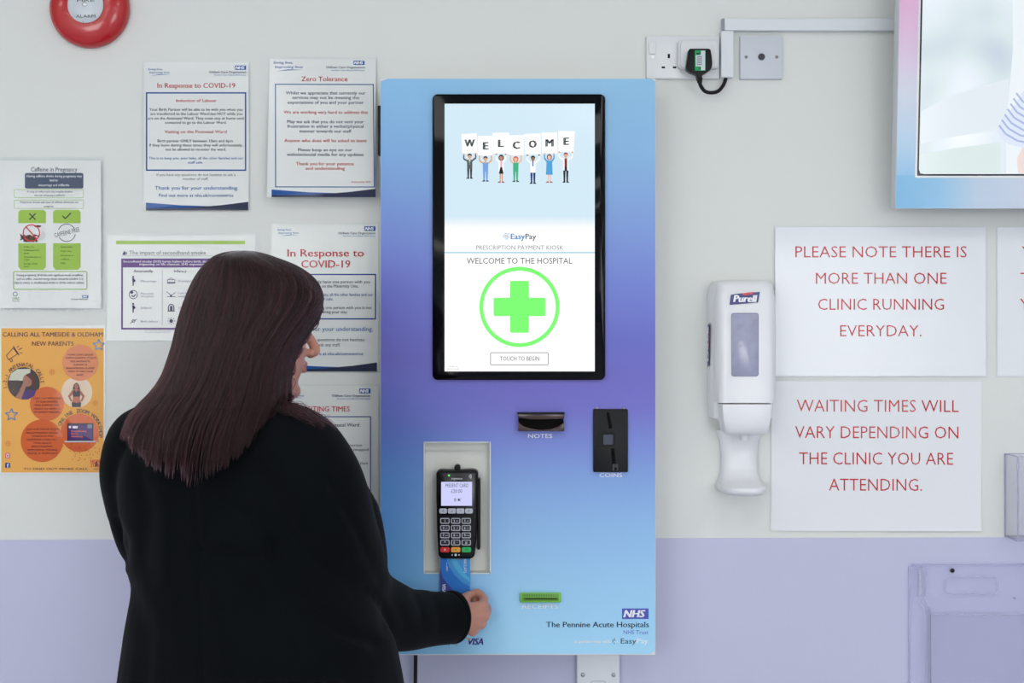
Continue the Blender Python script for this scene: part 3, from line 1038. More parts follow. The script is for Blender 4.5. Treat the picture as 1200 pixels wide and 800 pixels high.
def frame_material():
    m = mat('pastel_frame', (200, 215, 235), 0.35, 0.4, var=0)
    nt = m.node_tree
    b = nt.nodes['Principled BSDF']
    tc = [n for n in nt.nodes if n.type == 'TEX_COORD'][0]
    sep = nt.nodes.new('ShaderNodeSeparateXYZ')
    nt.links.new(tc.outputs['Object'], sep.inputs[0])
    def rmp(sock, a, c, stops):
        n = nt.nodes.new('ShaderNodeMapRange')
        n.inputs['From Min'].default_value, n.inputs['From Max'].default_value = a, c
        nt.links.new(sock, n.inputs['Value'])
        r = nt.nodes.new('ShaderNodeValToRGB')
        e = r.color_ramp.elements
        while len(e) < len(stops):
            e.new(0.5)
        for el, (p, col) in zip(e, stops):
            el.position, el.color = p, lin(col) + (1,)
        nt.links.new(n.outputs[0], r.inputs[0])
        return r.outputs[0]
    up = rmp(sep.outputs['Z'], 0.0, 0.42, [(0.0, (132, 192, 234)), (0.12, (150, 200, 238)), (0.30, (190, 220, 243)), (0.52, (218, 224, 238)), (0.68, (228, 206, 232)), (0.9, (236, 186, 222)), (1.0, (240, 190, 224))])
    side = rmp(sep.outputs['X'], -tw / 2, tw / 2, [(0.0, (132, 192, 234)), (0.08, (150, 203, 238)), (0.15, (196, 216, 236)), (0.3, (216, 222, 236)), (1.0, (226, 214, 234))])
    mx = nt.nodes.new('ShaderNodeMix')
    mx.data_type = 'RGBA'
    lt = nt.nodes.new('ShaderNodeMath')
    lt.operation = 'LESS_THAN'
    lt.inputs[1].default_value = 0.062
    nt.links.new(sep.outputs['Z'], lt.inputs[0])
    nt.links.new(lt.outputs[0], mx.inputs['Factor'])
    nt.links.new(up, mx.inputs['A'])
    nt.links.new(side, mx.inputs['B'])
    nt.links.new(mx.outputs['Result'], b.inputs['Base Color'])
    return m


def flatmap(d):
    def f(u, v, layer):
        return Vector((u, -(d + layer * 0.00022), v))
    return f


a = Art(flatmap(TVD))
a.use(frame_material(), 1).rect(tx0 + 0.001, tz0 + 0.001, tx0 + tw - 0.001, tz0 + th - 0.001)
a.build('printed_frame', cas)
sx0, sx1, sz0, sz1 = tx0 + 0.040, tx0 + tw - 0.04, tz0 + 0.062, tz0 + th - 0.05
a = Art(flatmap(TVD))
a.use(ink((236, 238, 240)), 2).rframe(sx0 - 0.004, sz0 - 0.004, sx1 + 0.004, sz1 + 0.004, 0.003, 0.004)
a.use(ink((30, 28, 44)), 3).rframe(sx0, sz0, sx1, sz1, 0.001, 0.0032)
a.build('inner_edge', cas)


def picture_material():
    m = bpy.data.materials.new('display_picture')
    m.use_nodes = True
    nt = m.node_tree
    b = nt.nodes['Principled BSDF']
    b.inputs['Base Color'].default_value = (0.02, 0.02, 0.02, 1)
    b.inputs['Roughness'].default_value = 0.25
    tc = nt.nodes.new('ShaderNodeTexCoord')
    nz = nt.nodes.new('ShaderNodeTexNoise')
    nz.inputs['Scale'].default_value = 7.0
    nz.inputs['Detail'].default_value = 1
    nt.links.new(tc.outputs['Object'], nz.inputs['Vector'])
    r = nt.nodes.new('ShaderNodeValToRGB')
    e = r.color_ramp.elements
    e.new(0.5)
    e.new(0.5)
    for el, (p, c) in zip(e, ((0.3, (196, 208, 222)), (0.45, (214, 228, 232)), (0.58, (226, 236, 246)), (0.75, (240, 246, 250)))):
        el.position, el.color = p, lin(c) + (1,)
    nt.links.new(nz.outputs['Fac'], r.inputs[0])
    nt.links.new(r.outputs[0], b.inputs['Emission Color'])
    b.inputs['Emission Strength'].default_value = 0.95
    return m


a = Art(flatmap(TVD))
a.use(picture_material(), 2).rect(sx0 + 0.003, sz0 + 0.003, sx1 - 0.003, sz1 - 0.003)
pic = a.build('lit_picture', cas)
# soft bands and the striped sleeve of the picture's person
a = Art(flatmap(TVD))
tvx = lambda px: tx0 + (px - 1049) / 620.0
tvz = lambda py: tz0 + (243 - py) / 620.0
P_ = lambda pts: [(tvx(x), tvz(y)) for x, y in pts]
a.use(glow((238, 245, 250), 0.97), 3).poly(P_([(1178, 202), (1176, 150), (1182, 60), (1180, 0), (1181, -60), (1240, -60), (1240, 202)]))
a.use(glow((227, 236, 243), 0.97), 3).poly(P_([(1077, 130), (1110, 112), (1178, 92), (1178, 150), (1110, 160), (1077, 168)]))
a.use(glow((219, 233, 233), 0.97), 3).poly(P_([(1077, 180), (1120, 172), (1170, 166), (1172, 202), (1077, 202)]))
a.use(glow((240, 220, 214), 0.97), 4).poly(P_([(1192, 202), (1190, 185), (1196, 172), (1240, 168), (1240, 202)]))
a.use(glow((222, 232, 250), 0.97), 4).poly(P_([(1166, 150), (1172, 138), (1184, 126), (1194, 108), (1204, 98), (1240, 80), (1240, 176), (1196, 172), (1180, 168), (1170, 160)]))
for k in range(7):
    x0, y0 = 1168 + k * 3.2, 146 - k * 6.2
    a.use(glow((168, 184, 226), 0.97), 5).line([(tvx(x), tvz(y)) for x, y in ((x0, y0), (x0 + 8, y0 + 10), (x0 + 22, y0 + 18), (x0 + 44, y0 + 22), (1240, y0 + 22))], 0.0034)
a.build('picture_figure', pic)
M().rbox(tx0 + 0.25, tx0 + 0.75, tz0 + 0.2, tz0 + 0.5, -0.0005, -0.06, 0.01).build('wall_bracket', BLACK, tv)
tv.rotation_euler = (0.075, 0, 0)

# ------------------------------------------------------------------ hand sanitiser dispenser
DW = mat('dispenser_white', (236, 238, 242), 0.28, 0.45, var=0.01)
dx = 0.4425
zt, zb = W(0, 328, 0.05).z, W(0, 493, 0.05).z
ds = thing('sanitiser_dispenser', 'white wall-mounted hand sanitiser dispenser with clear refill window', 'dispenser', (dx, 0, W(0, 578, 0.07).z))


def dring(z, wb, wf, y0, y1, r=0.35):
    """plan outline: wall edge to rounded front"""
    d = y1 - y0
    pts = [(-wb, y0), (-wb, y0 + d * 0.5), (-(wb * 0.45 + wf * 0.55), y0 + d * 0.8), (-wf, y0 + d * 0.93), (-wf * 0.86, y1 - d * 0.012), (-wf * 0.4, y1)]
    full = pts + [(-p[0], p[1]) for p in reversed(pts)]
    return [(dx + p[0], -p[1], z) for p in full]


hs = M().loft([dring(zb, 0.050, 0.047, 0.001, 0.058), dring(zb + 0.006, 0.060, 0.055, 0.001, 0.062), dring(zb + 0.12, 0.0625, 0.057, 0.001, 0.062), dring(zt - 0.03, 0.0615, 0.056, 0.001, 0.062),
               dring(zt - 0.01, 0.057, 0.052, 0.001, 0.058), dring(zt - 0.002, 0.052, 0.046, 0.003, 0.05)])
housing = hs.build('back_housing', DW, ds, smooth=True, angle=35)
cv = M().loft([dring(W(0, 472, 0.1).z, 0.056, 0.047, 0.063, 0.101), dring(W(0, 440, 0.1).z, 0.057, 0.0465, 0.063, 0.101), dring(W(0, 390, 0.1).z, 0.0575, 0.046, 0.063, 0.100), dring(W(0, 350, 0.1).z, 0.0565, 0.045, 0.063, 0.096),
               dring(W(0, 335, 0.09).z, 0.053, 0.043, 0.061, 0.089), dring(W(0, 328.5, 0.08).z, 0.048, 0.038, 0.059, 0.076)])
cover = cv.build('front_cover', DW, ds, smooth=True, angle=50)
pb = M().loft([dring(W(0, 510, 0.1).z, 0.034, 0.030, 0.055, 0.088), dring(W(0, 506, 0.1).z, 0.043, 0.040, 0.052, 0.099), dring(W(0, 492, 0.1).z, 0.047, 0.044, 0.050, 0.104), dring(W(0, 473.5, 0.1).z, 0.0495, 0.046, 0.05, 0.1025)])
pb.build('push_bar', DW, ds, smooth=True, angle=50)
dz_ = lambda x, y, d: W(810 + x / 2.758, 310 + y / 2.758, d)
GEL = mat('clear_gel_refill', (158, 160, 186), 0.16, 0.5, var=0.25, vscale=45, bump=0.5, bscale=70)
p, q = dz_(131, 360, 0.1), dz_(217, 157, 0.1)
win = M().rbox(p.x, q.x, p.z, q.z, -0.098, -0.1022, 0.006).build('refill_window', GEL, cover, bevel=0.0008)
a = Art(wallmap(0.1024), (810, 310, 2.758))
a.use(mat('window_rim', (120, 122, 150), 0.3), 1).rframe(130, 156, 218, 361, 8, 2.5)
a.build('window_rim', cover)
NAVY, PRED = ink((36, 40, 118)), ink((214, 60, 70))


def purell(a, x0, y0, x1, y1):
    w, h = x1 - x0, y1 - y0
    a.use(NAVY, 2).poly([(x0 + w * .04, y0 + h * .22), (x0 + w * .3, y0 + h * .12), (x1, y0), (x1 - w * .06, y0 + h * .82), (x0 + w * .6, y0 + h * .88), (x0, y1)])
    a.use(PRED, 3).poly([(x0 + w * .42, y0 + h * .1), (x0 + w * .8, y0), (x0 + w * .76, y0 + h * .18), (x0 + w * .45, y0 + h * .26)])
    a.use(ink((244, 246, 250)), 5).text('Purell', (y0 + y1) / 2 + h * .02, h * .52, x0=x0 + w * .12, x1=x1 - w * .12, bold=0.05, slant=0.15)


a = Art(wallmap(0.0975), (810, 310, 2.758))
purell(a, 124, 88, 222, 130)
a.build('brand_label', cover)
a = Art(lambda u, v, layer: Vector((dx - 0.0628 - layer * 0.0002, -0.016 - (30 - v) / 1000.0, W(0, 430, 0.03).z + u / 1000.0)))
purell(a, 0, 0, 86, 30)
a.build('side_label', housing)
# drip tray: neck sweeping down to a shallow dish
def tring(z, w, y0, y1):
    return [(dx + w * cx_, -(y0 + (y1 - y0) * fy_), z) for cx_, fy_ in ((-1, 0), (-1, .45), (-.85, .8), (-.45, .98), (.45, .98), (.85, .8), (1, .45), (1, 0))]


trz = lambda y: W(0, y, 0.05).z
tm = M().loft([tring(trz(578), 0.036, 0.002, 0.094), tring(trz(575), 0.044, 0.001, 0.102), tring(trz(570.5), 0.0455, 0.001, 0.104), tring(trz(568.5), 0.044, 0.001, 0.100), tring(trz(565), 0.040, 0.001, 0.05), tring(trz(555), 0.036, 0.001, 0.03),
               tring(trz(540), 0.0345, 0.001, 0.022), tring(trz(520), 0.037, 0.001, 0.022), tring(trz(505), 0.0445, 0.001, 0.03)])
tm.build('drip_tray', DW, ds, smooth=True, angle=60)
M().lathe([(0.008, 0.0), (0.008, 0.012), (0.005, 0.016)], (dx, -0.065, W(0, 513, 0.06).z - 0.004), axis='z', n=20).build('nozzle', DW, ds, smooth=True)

# ------------------------------------------------------------------ notices on the wall
PAPER = laminated(mat('laminated_paper', (227, 231, 229), 0.55, 0.3, var=0.012, vscale=8), 0.35, 24)
CRINKLED = laminated(mat('crinkled_laminated_paper', (226, 230, 229), 0.55, 0.3, var=0.012, vscale=8), 1.0, 26, 0.12, 1.0)
POUCH = clear_mat('laminate_film', (253, 254, 254), 0.14, 0.35, bump=0.06, bscale=22)
RED, NAVYI, SKYI, DK, GR = ink((192, 44, 50)), ink((40, 50, 96)), ink((50, 110, 180)), ink((56, 66, 82)), ink((96, 106, 118))
BLUE = ink((22, 82, 156))


def notice(label, x0, y0, x1, y1, film=None, lean=0.0, swing=0.0, bulge=None, paper=PAPER, d=0.0016, fmat=POUCH, name='notice', cat='notice'):
    """a sheet on the wall; film = margin in px of a clear laminate pouch around the paper"""
    root = thing(name, label, cat, W((x0 + x1) / 2, y0, 0.001))
    fm = wallmap(d, bulge)
    def sheet(nm, a0, b0, a1, b1, l0, l1, mt):
        nx, ny = 14, 18
        vs, fs = [], []
        for l in (l0, l1):
            g = Art(fm)
            g.layer = l
            g.grid(a0, b0, a1, b1, nx, ny)
            vs.append(g.v)
        n = len(vs[0])
        A = M()
        A.add(vs[0] + vs[1], [])
        w = nx + 1
        for j in range(ny):
            for i in range(nx):
                q = [j * w + i, j * w + i + 1, (j + 1) * w + i + 1, (j + 1) * w + i]
                A.f += [q, [n + k for k in reversed(q)]]
                A.mi += [0, 0]
        rim = [i for i in range(w)] + [j * w + nx for j in range(1, ny + 1)] + [ny * w + i for i in range(nx - 1, -1, -1)] + [j * w for j in range(ny - 1, 0, -1)]
        for k in range(len(rim)):
            p, q = rim[k], rim[(k + 1) % len(rim)]
            A.f.append([p, q, n + q, n + p])
            A.mi.append(0)
        return A.build(nm, mt, root, smooth=True)
    m_ = film or 0
    sheet('paper_sheet', x0 + m_, y0 + m_, x1 - m_, y1 - m_, -2, 0, paper)
    if film is not None:
        # the sealed clear margin round the sheet
        A = M()
        for (a0, b0, a1, b1) in ((x0, y0, x1, y0 + m_), (x0, y1 - m_, x1, y1), (x0, y0 + m_, x0 + m_, y1 - m_), (x1 - m_, y0 + m_, x1, y1 - m_)):
            nx, ny = (14, 1) if a1 - a0 > b1 - b0 else (1, 18)
            for l in (-1, 1):
                g = Art(fm)
                g.layer = l
                g.grid(a0, b0, a1, b1, nx, ny)
                A.add(g.v, g.f)
        A.build('laminate_margin', fmat, root, smooth=True)
    root.rotation_euler = (-lean, swing, 0)
    return root, fm


def curl(x0, y0, x1, y1, amp=0.002, top=0.0, bottom=0.0, seed=0.0):
    def f(u, v):
        s_, t_ = (u - x0) / (x1 - x0), (v - y0) / (y1 - y0)
        return amp * (0.5 + 0.5 * sin(3.1 * s_ + 2.3 * t_ + seed)) + top * (1 - max(0, 1 - t_ * 6) ** 2) + bottom * max(0, t_ * 4 - 3) ** 2
    return f


def saving_logo(a, x, y, w):
    a.use(SKYI, 2).text('Saving lives,', y, w * 0.085, x0=x, x1=x + w * 0.66, slant=0.2, bold=0.01)
    a.text('Improving lives', y + w * 0.15, w * 0.085, x0=x + w * 0.06, x1=x + w * 0.98, slant=0.2, bold=0.01)
    a.poly([(x + w * .1, y + w * .30), (x + w * .5, y + w * .24), (x + w, y + w * .25), (x + w * .5, y + w * .27)])


def swoosh(a, x0, y0, x1, y1):
    h, w = y1 - y0, x1 - x0
    a.use(BLUE, 2).poly([(x0, y0 + h * .1), (x0 + w * .35, y0 + h * .42), (x0 + w * .62, y0 + h * .52), (x0 + w * .75, y0 + h * .5), (x0 + w * .4, y0 + h * .78), (x0, y1 - h * .2)])
    a.use(ink((36, 44, 74)), 3).poly([(x0, y1 - h * .22), (x0 + w * .4, y1 - h * .28), (x0 + w * .75, y0 + h * .38), (x1, y0), (x1, y1), (x0, y1)])


def lines(a, rows, layer=3):
    for m_, txt, yc, cap, b, kw in rows:
        a.use(m_, layer).text(txt, yc, cap, bold=b * 0.5, **kw)


X = lambda p, q: {'x0': p, 'x1': q}
# 1 covid notice, upper left
bg = curl(167, 72, 293, 246, 0.002, top=0.002, seed=1)
n1, f1 = notice('laminated covid notice about induction of labour, blue-bordered, nearest the fire alarm', 166.5, 71, 293.5, 246.5, film=2.0, bulge=bg)
a = Art(f1, (150, 50, 3.81))
saving_logo(a, 89, 118, 98)
a.build('slogan', n1)
a = Art(f1, (150, 50, 3.81))
nhs(a, 477, 102, 527, 121)
lines(a, [(NAVYI, 'Oldham Care Organisation', 131, 9.5, .02, X(362, 527)), (SKYI, 'Northern Care Alliance NHS Group', 144, 5.5, .01, X(385, 526))])
a.build('letterhead', n1)
a = Art(f1, (150, 50, 3.81))
a.use(BLUE, 2).frame(80, 221, 528, 572, 6)
a.build('blue_border', n1)
a = Art(f1, (150, 50, 3.81))
lines(a, [(RED, 'In Response to COVID-19', 191, 21, .02, X(131, 479)),
          (RED, 'Induction of Labour', 258, 13, .02, X(215, 395)),
          (DK, 'Your Birth Partner will be able to be with you when you', 298, 12, .016, X(95, 512)),
          (DK, 'are transferred to the Labour Ward but NOT while you', 317, 12, .016, X(100, 511)),
          (DK, 'are on the Antenatal Ward. They must stay at home until', 337, 12, .016, X(89, 517)),
          (DK, 'contacted to go to the Labour Ward.', 356, 12, .016, X(165, 440)),
          (RED, 'Visiting on the Postnatal Ward', 397, 13, .014, X(163, 440)),
          (DK, 'Birth partner ONLY between 10am and 6pm', 438, 12, .012, X(132, 468)),
          (DK, 'If they leave during these times they will unfortunately,', 457, 12, .012, X(95, 512)),
          (DK, 'not be allowed to re-enter the ward.', 476, 12, .012, X(168, 438)),
          (SKYI, 'This is to keep you, your baby, all the other families and our', 515, 11, .006, X(93, 515)),
          (SKYI, 'staff safe.', 534, 11, .006, X(268, 335)),
          (GR, 'If you have any questions do not hesitate to ask a', 589, 11, 0, X(128, 480)),
          (GR, 'member of staff.', 607, 11, 0, X(245, 358)),
          (SKYI, 'Thank you for your understanding.', 648, 16, .015, X(120, 492)),
          (BLUE, 'Find out more at nhs.uk/coronavirus', 681, 14, .015, X(138, 470))])
a.build('printed_lettering', n1)
a = Art(f1, (150, 50, 3.81))
swoosh(a, 80, 710, 537, 748)
a.build('swoosh_band', n1)

# 2 zero tolerance
bg = curl(313, 67, 442, 237, 0.0015, seed=2)
n2, f2 = notice('laminated Zero Tolerance notice leaning off the wall beside the kiosk top', 314, 67, 443, 236, film=2.2, lean=0.11, swing=0.002, bulge=bg)
shear = lambda fm: (lambda u, v, l: fm(u + 0.022 * (v - 67), 67 + (v - 67) * 0.998, l))
f2 = shear(f2)
a = Art(f2, (150, 50, 3.81))
saving_logo(a, 648, 90, 134)
a.build('slogan', n2)
a = Art(f2, (150, 50, 3.81))
nhs(a, 1007, 81, 1056, 100)
lines(a, [(NAVYI, 'Oldham Care Organisation', 111, 10, .02, X(884, 1057)), (SKYI, 'Northern Care Alliance NHS Group', 125, 6, .01, X(908, 1056))])
a.build('letterhead', n2)
a = Art(f2, (150, 50, 3.81))
a.use(BLUE, 2).frame(656, 188, 1096, 658, 4)
a.build('blue_border', n2)
a = Art(f2, (150, 50, 3.81))
lines(a, [(RED, 'Zero Tolerance', 165, 21, .02, X(774, 980)),
          (NAVYI, 'Whilst we appreciate that currently our', 229, 14, .014, X(704, 1059)),
          (NAVYI, 'services may not be meeting the', 250, 14, .014, X(733, 1030)),
          (NAVYI, 'expectations of you and your partner', 272, 14, .014, X(712, 1051)),
          (RED, 'We are working very hard to address this', 317, 14, .016, X(694, 1068)),
          (NAVYI, 'May we ask that you do not vent your', 360, 14, .014, X(710, 1050)),
          (NAVYI, 'frustration in either a verbal/physical', 381, 14, .014, X(711, 1049)),
          (NAVYI, 'manner towards our staff', 403, 14, .014, X(765, 995)),
          (RED, 'Anyone who does will be asked to leave', 446, 14, .016, X(697, 1062)),
          (NAVYI, 'Please keep an eye on our', 488, 14, .014, X(758, 998)),
          (NAVYI, 'website/social media for any updates', 509, 14, .014, X(708, 1048)),
          (RED, 'Thank you for your patience', 551, 14, .016, X(748, 1004)),
          (RED, 'and understanding', 572, 14, .016, X(791, 964)),
          (RED, '16 December 2020', 633, 7, .01, X(994, 1078))])
a.build('printed_lettering', n2)
a = Art(f2, (150, 50, 3.81))
swoosh(a, 640, 664, 1100, 702)
a.build('swoosh_band', n2)

# 3 caffeine poster
bg = curl(-6, 184, 123, 365, 0.0025, top=0.004, seed=3)
POUCH2 = clear_mat('crumpled_laminate_film', (252, 253, 254), 0.10, 0.5, bump=1.0, bscale=24)
n3, f3 = notice('laminated caffeine in pregnancy poster with two green boxes at left edge', -8, 184, 122.5, 365, film=4.0, bulge=bg, paper=CRINKLED, fmat=POUCH2, name='poster', cat='poster')
LIME, SLATE = ink((158, 196, 82)), ink((78, 90, 112))
a = Art(f3, (0, 200, 4.708))
a.use(SLATE, 2).rr(137, 12, 460, 98, 10)
wt = ink((232, 236, 240))
lines(a, [(wt, 'Having caffeine drinks during pregnancy may', 29, 13, .02, X(147, 452)), (wt, 'lead to:', 52, 13, .02, X(275, 320)), (wt, 'miscarriage and stillbirths', 79, 13, .02, X(212, 382))])
a.z = (0, 170, 3.807)
lines(a, [(SLATE, 'Caffeine in Pregnancy', 108, 20, .01, X(138, 345))])
a.build('dark_title_box', n3)
a = Art(f3, (0, 200, 4.708))
a.use(LIME, 2)
a.rframe(77, 103, 462, 149, 6, 2.5).rframe(77, 160, 462, 209, 6, 2.5).rframe(72, 553, 482, 656, 12, 5)
lines(a, [(DK, 'A mug of coffee each day roughly doubles', 115, 9, .01, X(150, 400)), (DK, 'the risk of having a stillbirth.', 135, 9, .01, X(190, 360)),
          (DK, 'There is no known safe level of caffeine whilst you are', 173, 10, .01, X(108, 433)), (DK, 'pregnant.', 195, 10, .01, X(243, 298)),
          (DK, 'During pregnancy, all drinks with significant levels of caffeine', 575, 11, .01, X(92, 457)), (DK, 'such as coffee, cola and energy drinks should be avoided. It is', 596, 11, .01, X(92, 458)),
          (DK, 'best to switch to decaffeinated drinks or drinks without caffeine.', 617, 11, .01, X(82, 466))])
a.build('outlined_text', n3)
a = Art(f3, (0, 200, 4.708))
for x0, x1 in ((101, 253), (293, 445)):
    a.use(LIME, 2).poly([(x0, 289), (x0, 228), (x0 + 12, 216), (x1 - 12, 216), (x1, 228), (x1, 289)])
    a.use(LIME, 2).poly([(x0, 400), (x1, 400), (x1, 530), (x1 - 14, 546), (x0 + 14, 546), (x0, 530)])
a.use(ink((40, 44, 70)), 3).line([(162, 236), (196, 270)], 6).line([(196, 236), (162, 270)], 6)
a.line([(344, 248), (360, 264), (392, 232)], 6)
gd = ink((96, 120, 40))
for x, y, t_, w in ((132, 420, 'Coffee, Tea', 56), (132, 438, 'Caffeinated fizzy', 84), (132, 455, 'drinks', 30), (132, 475, 'Chocolate bars or', 96), (132, 490, 'recipes', 30), (132, 512, 'Energy drinks', 76), (132, 527, 'brands', 28),
                    (336, 420, 'Herbal drinks', 64), (336, 443, 'Fruit teas', 58), (336, 467, 'Decaf teas or', 70), (336, 487, 'coffees', 46), (336, 510, 'Milk', 26)):
    lines(a, [(gd, t_, y, 9, .03, X(x, x + w))])
a.build('green_boxes', n3)
a = Art(f3, (0, 200, 4.708))
a.use(ink((212, 216, 216)), 2).circ(215, 355, 36, 30).use(ink((226, 230, 230)), 3).circ(206, 330, 26, 22)
a.use(ink((80, 52, 44)), 4).circ(208, 306, 20, 6)
a.use(ink((92, 60, 48)), 3).poly([(108, 345), (130, 362), (165, 352), (200, 372), (190, 392), (140, 394), (118, 372)])
rs = random.Random(4)
for k in range(40):
    a.use(ink([(74, 46, 38), (110, 70, 54)][k % 2]), 4).circ(rs.uniform(112, 210), rs.uniform(352, 392), 5, 3.5, n=8)
a.use(ink((206, 60, 62)), 5).ring(173, 343, 42, 48).line([(143, 310), (203, 376)], 6)
a.use(ink((80, 88, 94)), 2).ring(368, 342, 46, 50, a0=10, a1=150, n=24).ring(368, 342, 46, 50, a0=200, a1=338, n=24)
a.text('CAFFEINE FREE', 340, 24, x0=298, x1=440, rot=-0.25, bold=0.0)
a.build('drink_pictures', n3)
a = Art(f3, (0, 200, 4.708))
nhs(a, 453, 687, 487, 702)
lines(a, [(NAVYI, 'in Greater Manchester', 708, 8, .02, X(392, 486))])
a.build('footer_logo', n3)
a = Art(f3, (0, 200, 4.708))
lines(a, [(ink((150, 180, 110)), 'LMNS', 706, 18, 0, X(70, 106)), (GR, 'Local Maternity', 720, 5, 0, X(68, 107))])
a.use(GR, 2).ring(84, 680, 10, 13)
a.build('footer_logo', n3)

# 4 orange poster
bg = curl(0, 380, 124, 554, 0.0012, seed=0.5)
POUCH3 = clear_mat('smooth_laminate_film', (253, 253, 253), 0.12, 0.3, bump=0.08, bscale=10)
n4, f4 = notice('orange poster for new parents with round pictures, left of the woman', -1.5, 380.5, 124, 556, film=0.6, bulge=bg, fmat=POUCH3, name='poster', cat='poster')
ORA = mat('orange_print', (238, 176, 90), 0.5, 0.3, var=0.06, vscale=7)
PURP = ink((70, 42, 82))
a = Art(f4)
a.use(ORA, 1).grid(1.5, 384.5, 121.5, 553.5, 8, 10)
a.build('orange_print', n4)
Z4 = (0, 370, 4)
a = Art(f4, Z4)
lines(a, [(PURP, 'CALLING ALL TAMESIDE & OLDHAM', 87, 20, .012, X(13, 482))])
a.build('headline_lettering', n4)
a = Art(f4, Z4)
lines(a, [(PURP, 'NEW PARENTS', 130, 20, .012, X(150, 345))])
a.build('headline_lettering', n4)
a = Art(f4, Z4)
lines(a, [(PURP, 'TO FIND OUT MORE CALL', 717, 9, .02, X(110, 412))])
a.build('footer_lettering', n4)
a = Art(f4, Z4)
a.use(PURP, 7).arc_text('1-2-1 ANTENATAL CALLS', 111, 316, 88, -103, 85, 17, 0.01)
a.build('curved_lettering', n4)
a = Art(f4, Z4)
a.use(PURP, 7).arc_text('ONLINE ZOOM WORKSHOP', 373, 545, 100, -67, 102, 17, 0.01)
a.build('curved_lettering', n4)
a = Art(f4, Z4)
O1, O2, O3 = ink((216, 126, 78)), ink((214, 108, 60)), ink((212, 98, 44))
a.use(O1, 3).circ(376, 220, 84).use(O2, 3).circ(220, 412, 80).use(O3, 4).circ(197, 585, 100).use(O3, 3).circ(373, 548, 90)
tx = ink((110, 52, 52))
for x0, x1, y, t_ in ((318, 436, 182, 'HOME-START ABOUT'), (306, 450, 197, 'TOPICS SCHOOL STARTS'), (330, 424, 213, 'FREE ANTENATAL'), (344, 408, 229, 'SUPPORT &'), (310, 442, 245, 'BREASTFEEDING CLASSES'), (318, 436, 260, 'VIDEO TO HELP YOUR'), (360, 392, 276, 'BABY'),
                     (156, 284, 386, 'CHAT 1-2-1 WITH ONE'), (168, 272, 402, 'OF OUR TRAINED'), (162, 278, 418, 'PEER SUPPORTERS'), (158, 282, 435, 'ABOUT ALL ASPECTS'), (160, 280, 451, 'OF INFANT FEEDING'),
                     (124, 272, 531, 'JOIN OUR ONLINE ZOOM'), (124, 272, 548, 'BREASTFEEDING BASICS'), (148, 250, 564, 'WORKSHOP AND'), (126, 270, 580, 'QUESTIONS & FIND OUT'), (158, 240, 596, 'MORE ABOUT'), (148, 248, 612, 'BREASTFEEDING,'), (130, 270, 628, 'RESPONSIVE, FEEDING'), (128, 270, 644, 'SIGNS & SUPPORT')):
    lines(a, [(tx, t_, y, 8.5, .02, X(x0, x1))], 6)
a.build('orange_circles', n4)
a = Art(f4, Z4)
a.use(ink((74, 66, 66)), 2).circ(111, 316, 76)
a.use(ink((206, 208, 190)), 3).poly([(40, 302), (52, 270), (80, 250), (142, 248), (142, 300), (95, 304), (90, 302)])
a.use(ink((84, 72, 70)), 4).poly([(36, 304), (96, 304), (96, 350), (80, 370), (56, 368), (40, 340)])
a.use(ink((170, 120, 104)), 4).circ(130, 302, 23, 30, n=24).poly([(70, 384), (96, 340), (112, 306), (126, 320), (116, 348), (100, 390)])
a.use(ink((92, 62, 58)), 5).poly([(120, 276), (142, 266), (160, 280), (166, 320), (150, 340), (148, 300)])
a.use(ink((88, 66, 120)), 4).poly([(100, 390), (112, 356), (140, 344), (170, 352), (160, 376), (130, 392)])
a.build('round_photograph', n4)
a = Art(f4, Z4)
a.use(ink((226, 202, 176)), 2).circ(360, 358, 73)
a.use(ink((32, 24, 30)), 4).poly([(346, 322), (358, 312), (370, 322), (378, 356), (366, 352), (350, 352), (338, 356)])
a.use(ink((168, 92, 68)), 5).circ(358, 330, 9, 12, n=20)
a.poly([(350, 342), (366, 342), (380, 352), (398, 376), (384, 402), (378, 398), (386, 378), (374, 366), (374, 390), (380, 410), (378, 428), (338, 428), (336, 410), (342, 390), (342, 366), (330, 378), (338, 398), (332, 402), (318, 376), (336, 352)])
a.use(ink((34, 26, 36)), 6).poly([(342, 352), (350, 348), (358, 358), (366, 348), (375, 352), (376, 378), (341, 378)]).poly([(336, 406), (380, 406), (378, 426), (338, 426)])
a.use(ink((188, 108, 82)), 7).circ(358, 394, 15, 14, n=20)
a.build('round_photograph', n4)
a = Art(f4, Z4)
a.use(ink((30, 26, 40)), 5).rr(315, 503, 437, 587, 3).use(ink((70, 34, 110)), 6).rect(320, 510, 432, 582)
a.use(ink((200, 204, 214)), 5).poly([(300, 586), (452, 586), (446, 592), (306, 592)])
a.use(ink((226, 100, 70)), 7).text('Breastfeeding', 540, 8, x0=334, x1=404, bold=.03)
a.text('Basics', 552, 8, x0=334, x1=366, bold=.03).text('Workshop', 565, 8, x0=334, x1=388, bold=.03)
a.use(ink((232, 226, 236)), 7).rr(340, 516, 364, 527, 3).circ(328, 521, 6)
a.use(ink((120, 130, 150)), 7).rect(410, 508, 432, 526)
a.build('laptop_picture', n4)
a = Art(f4, Z4)


def star(x, y, r, w):
    p = []
    for k in range(11):
        rr_ = r if k % 2 == 0 else r * 0.45
        p.append((x + rr_ * sin(pi * k / 5), y - rr_ * cos(pi * k / 5)))
    a.line(p, w)


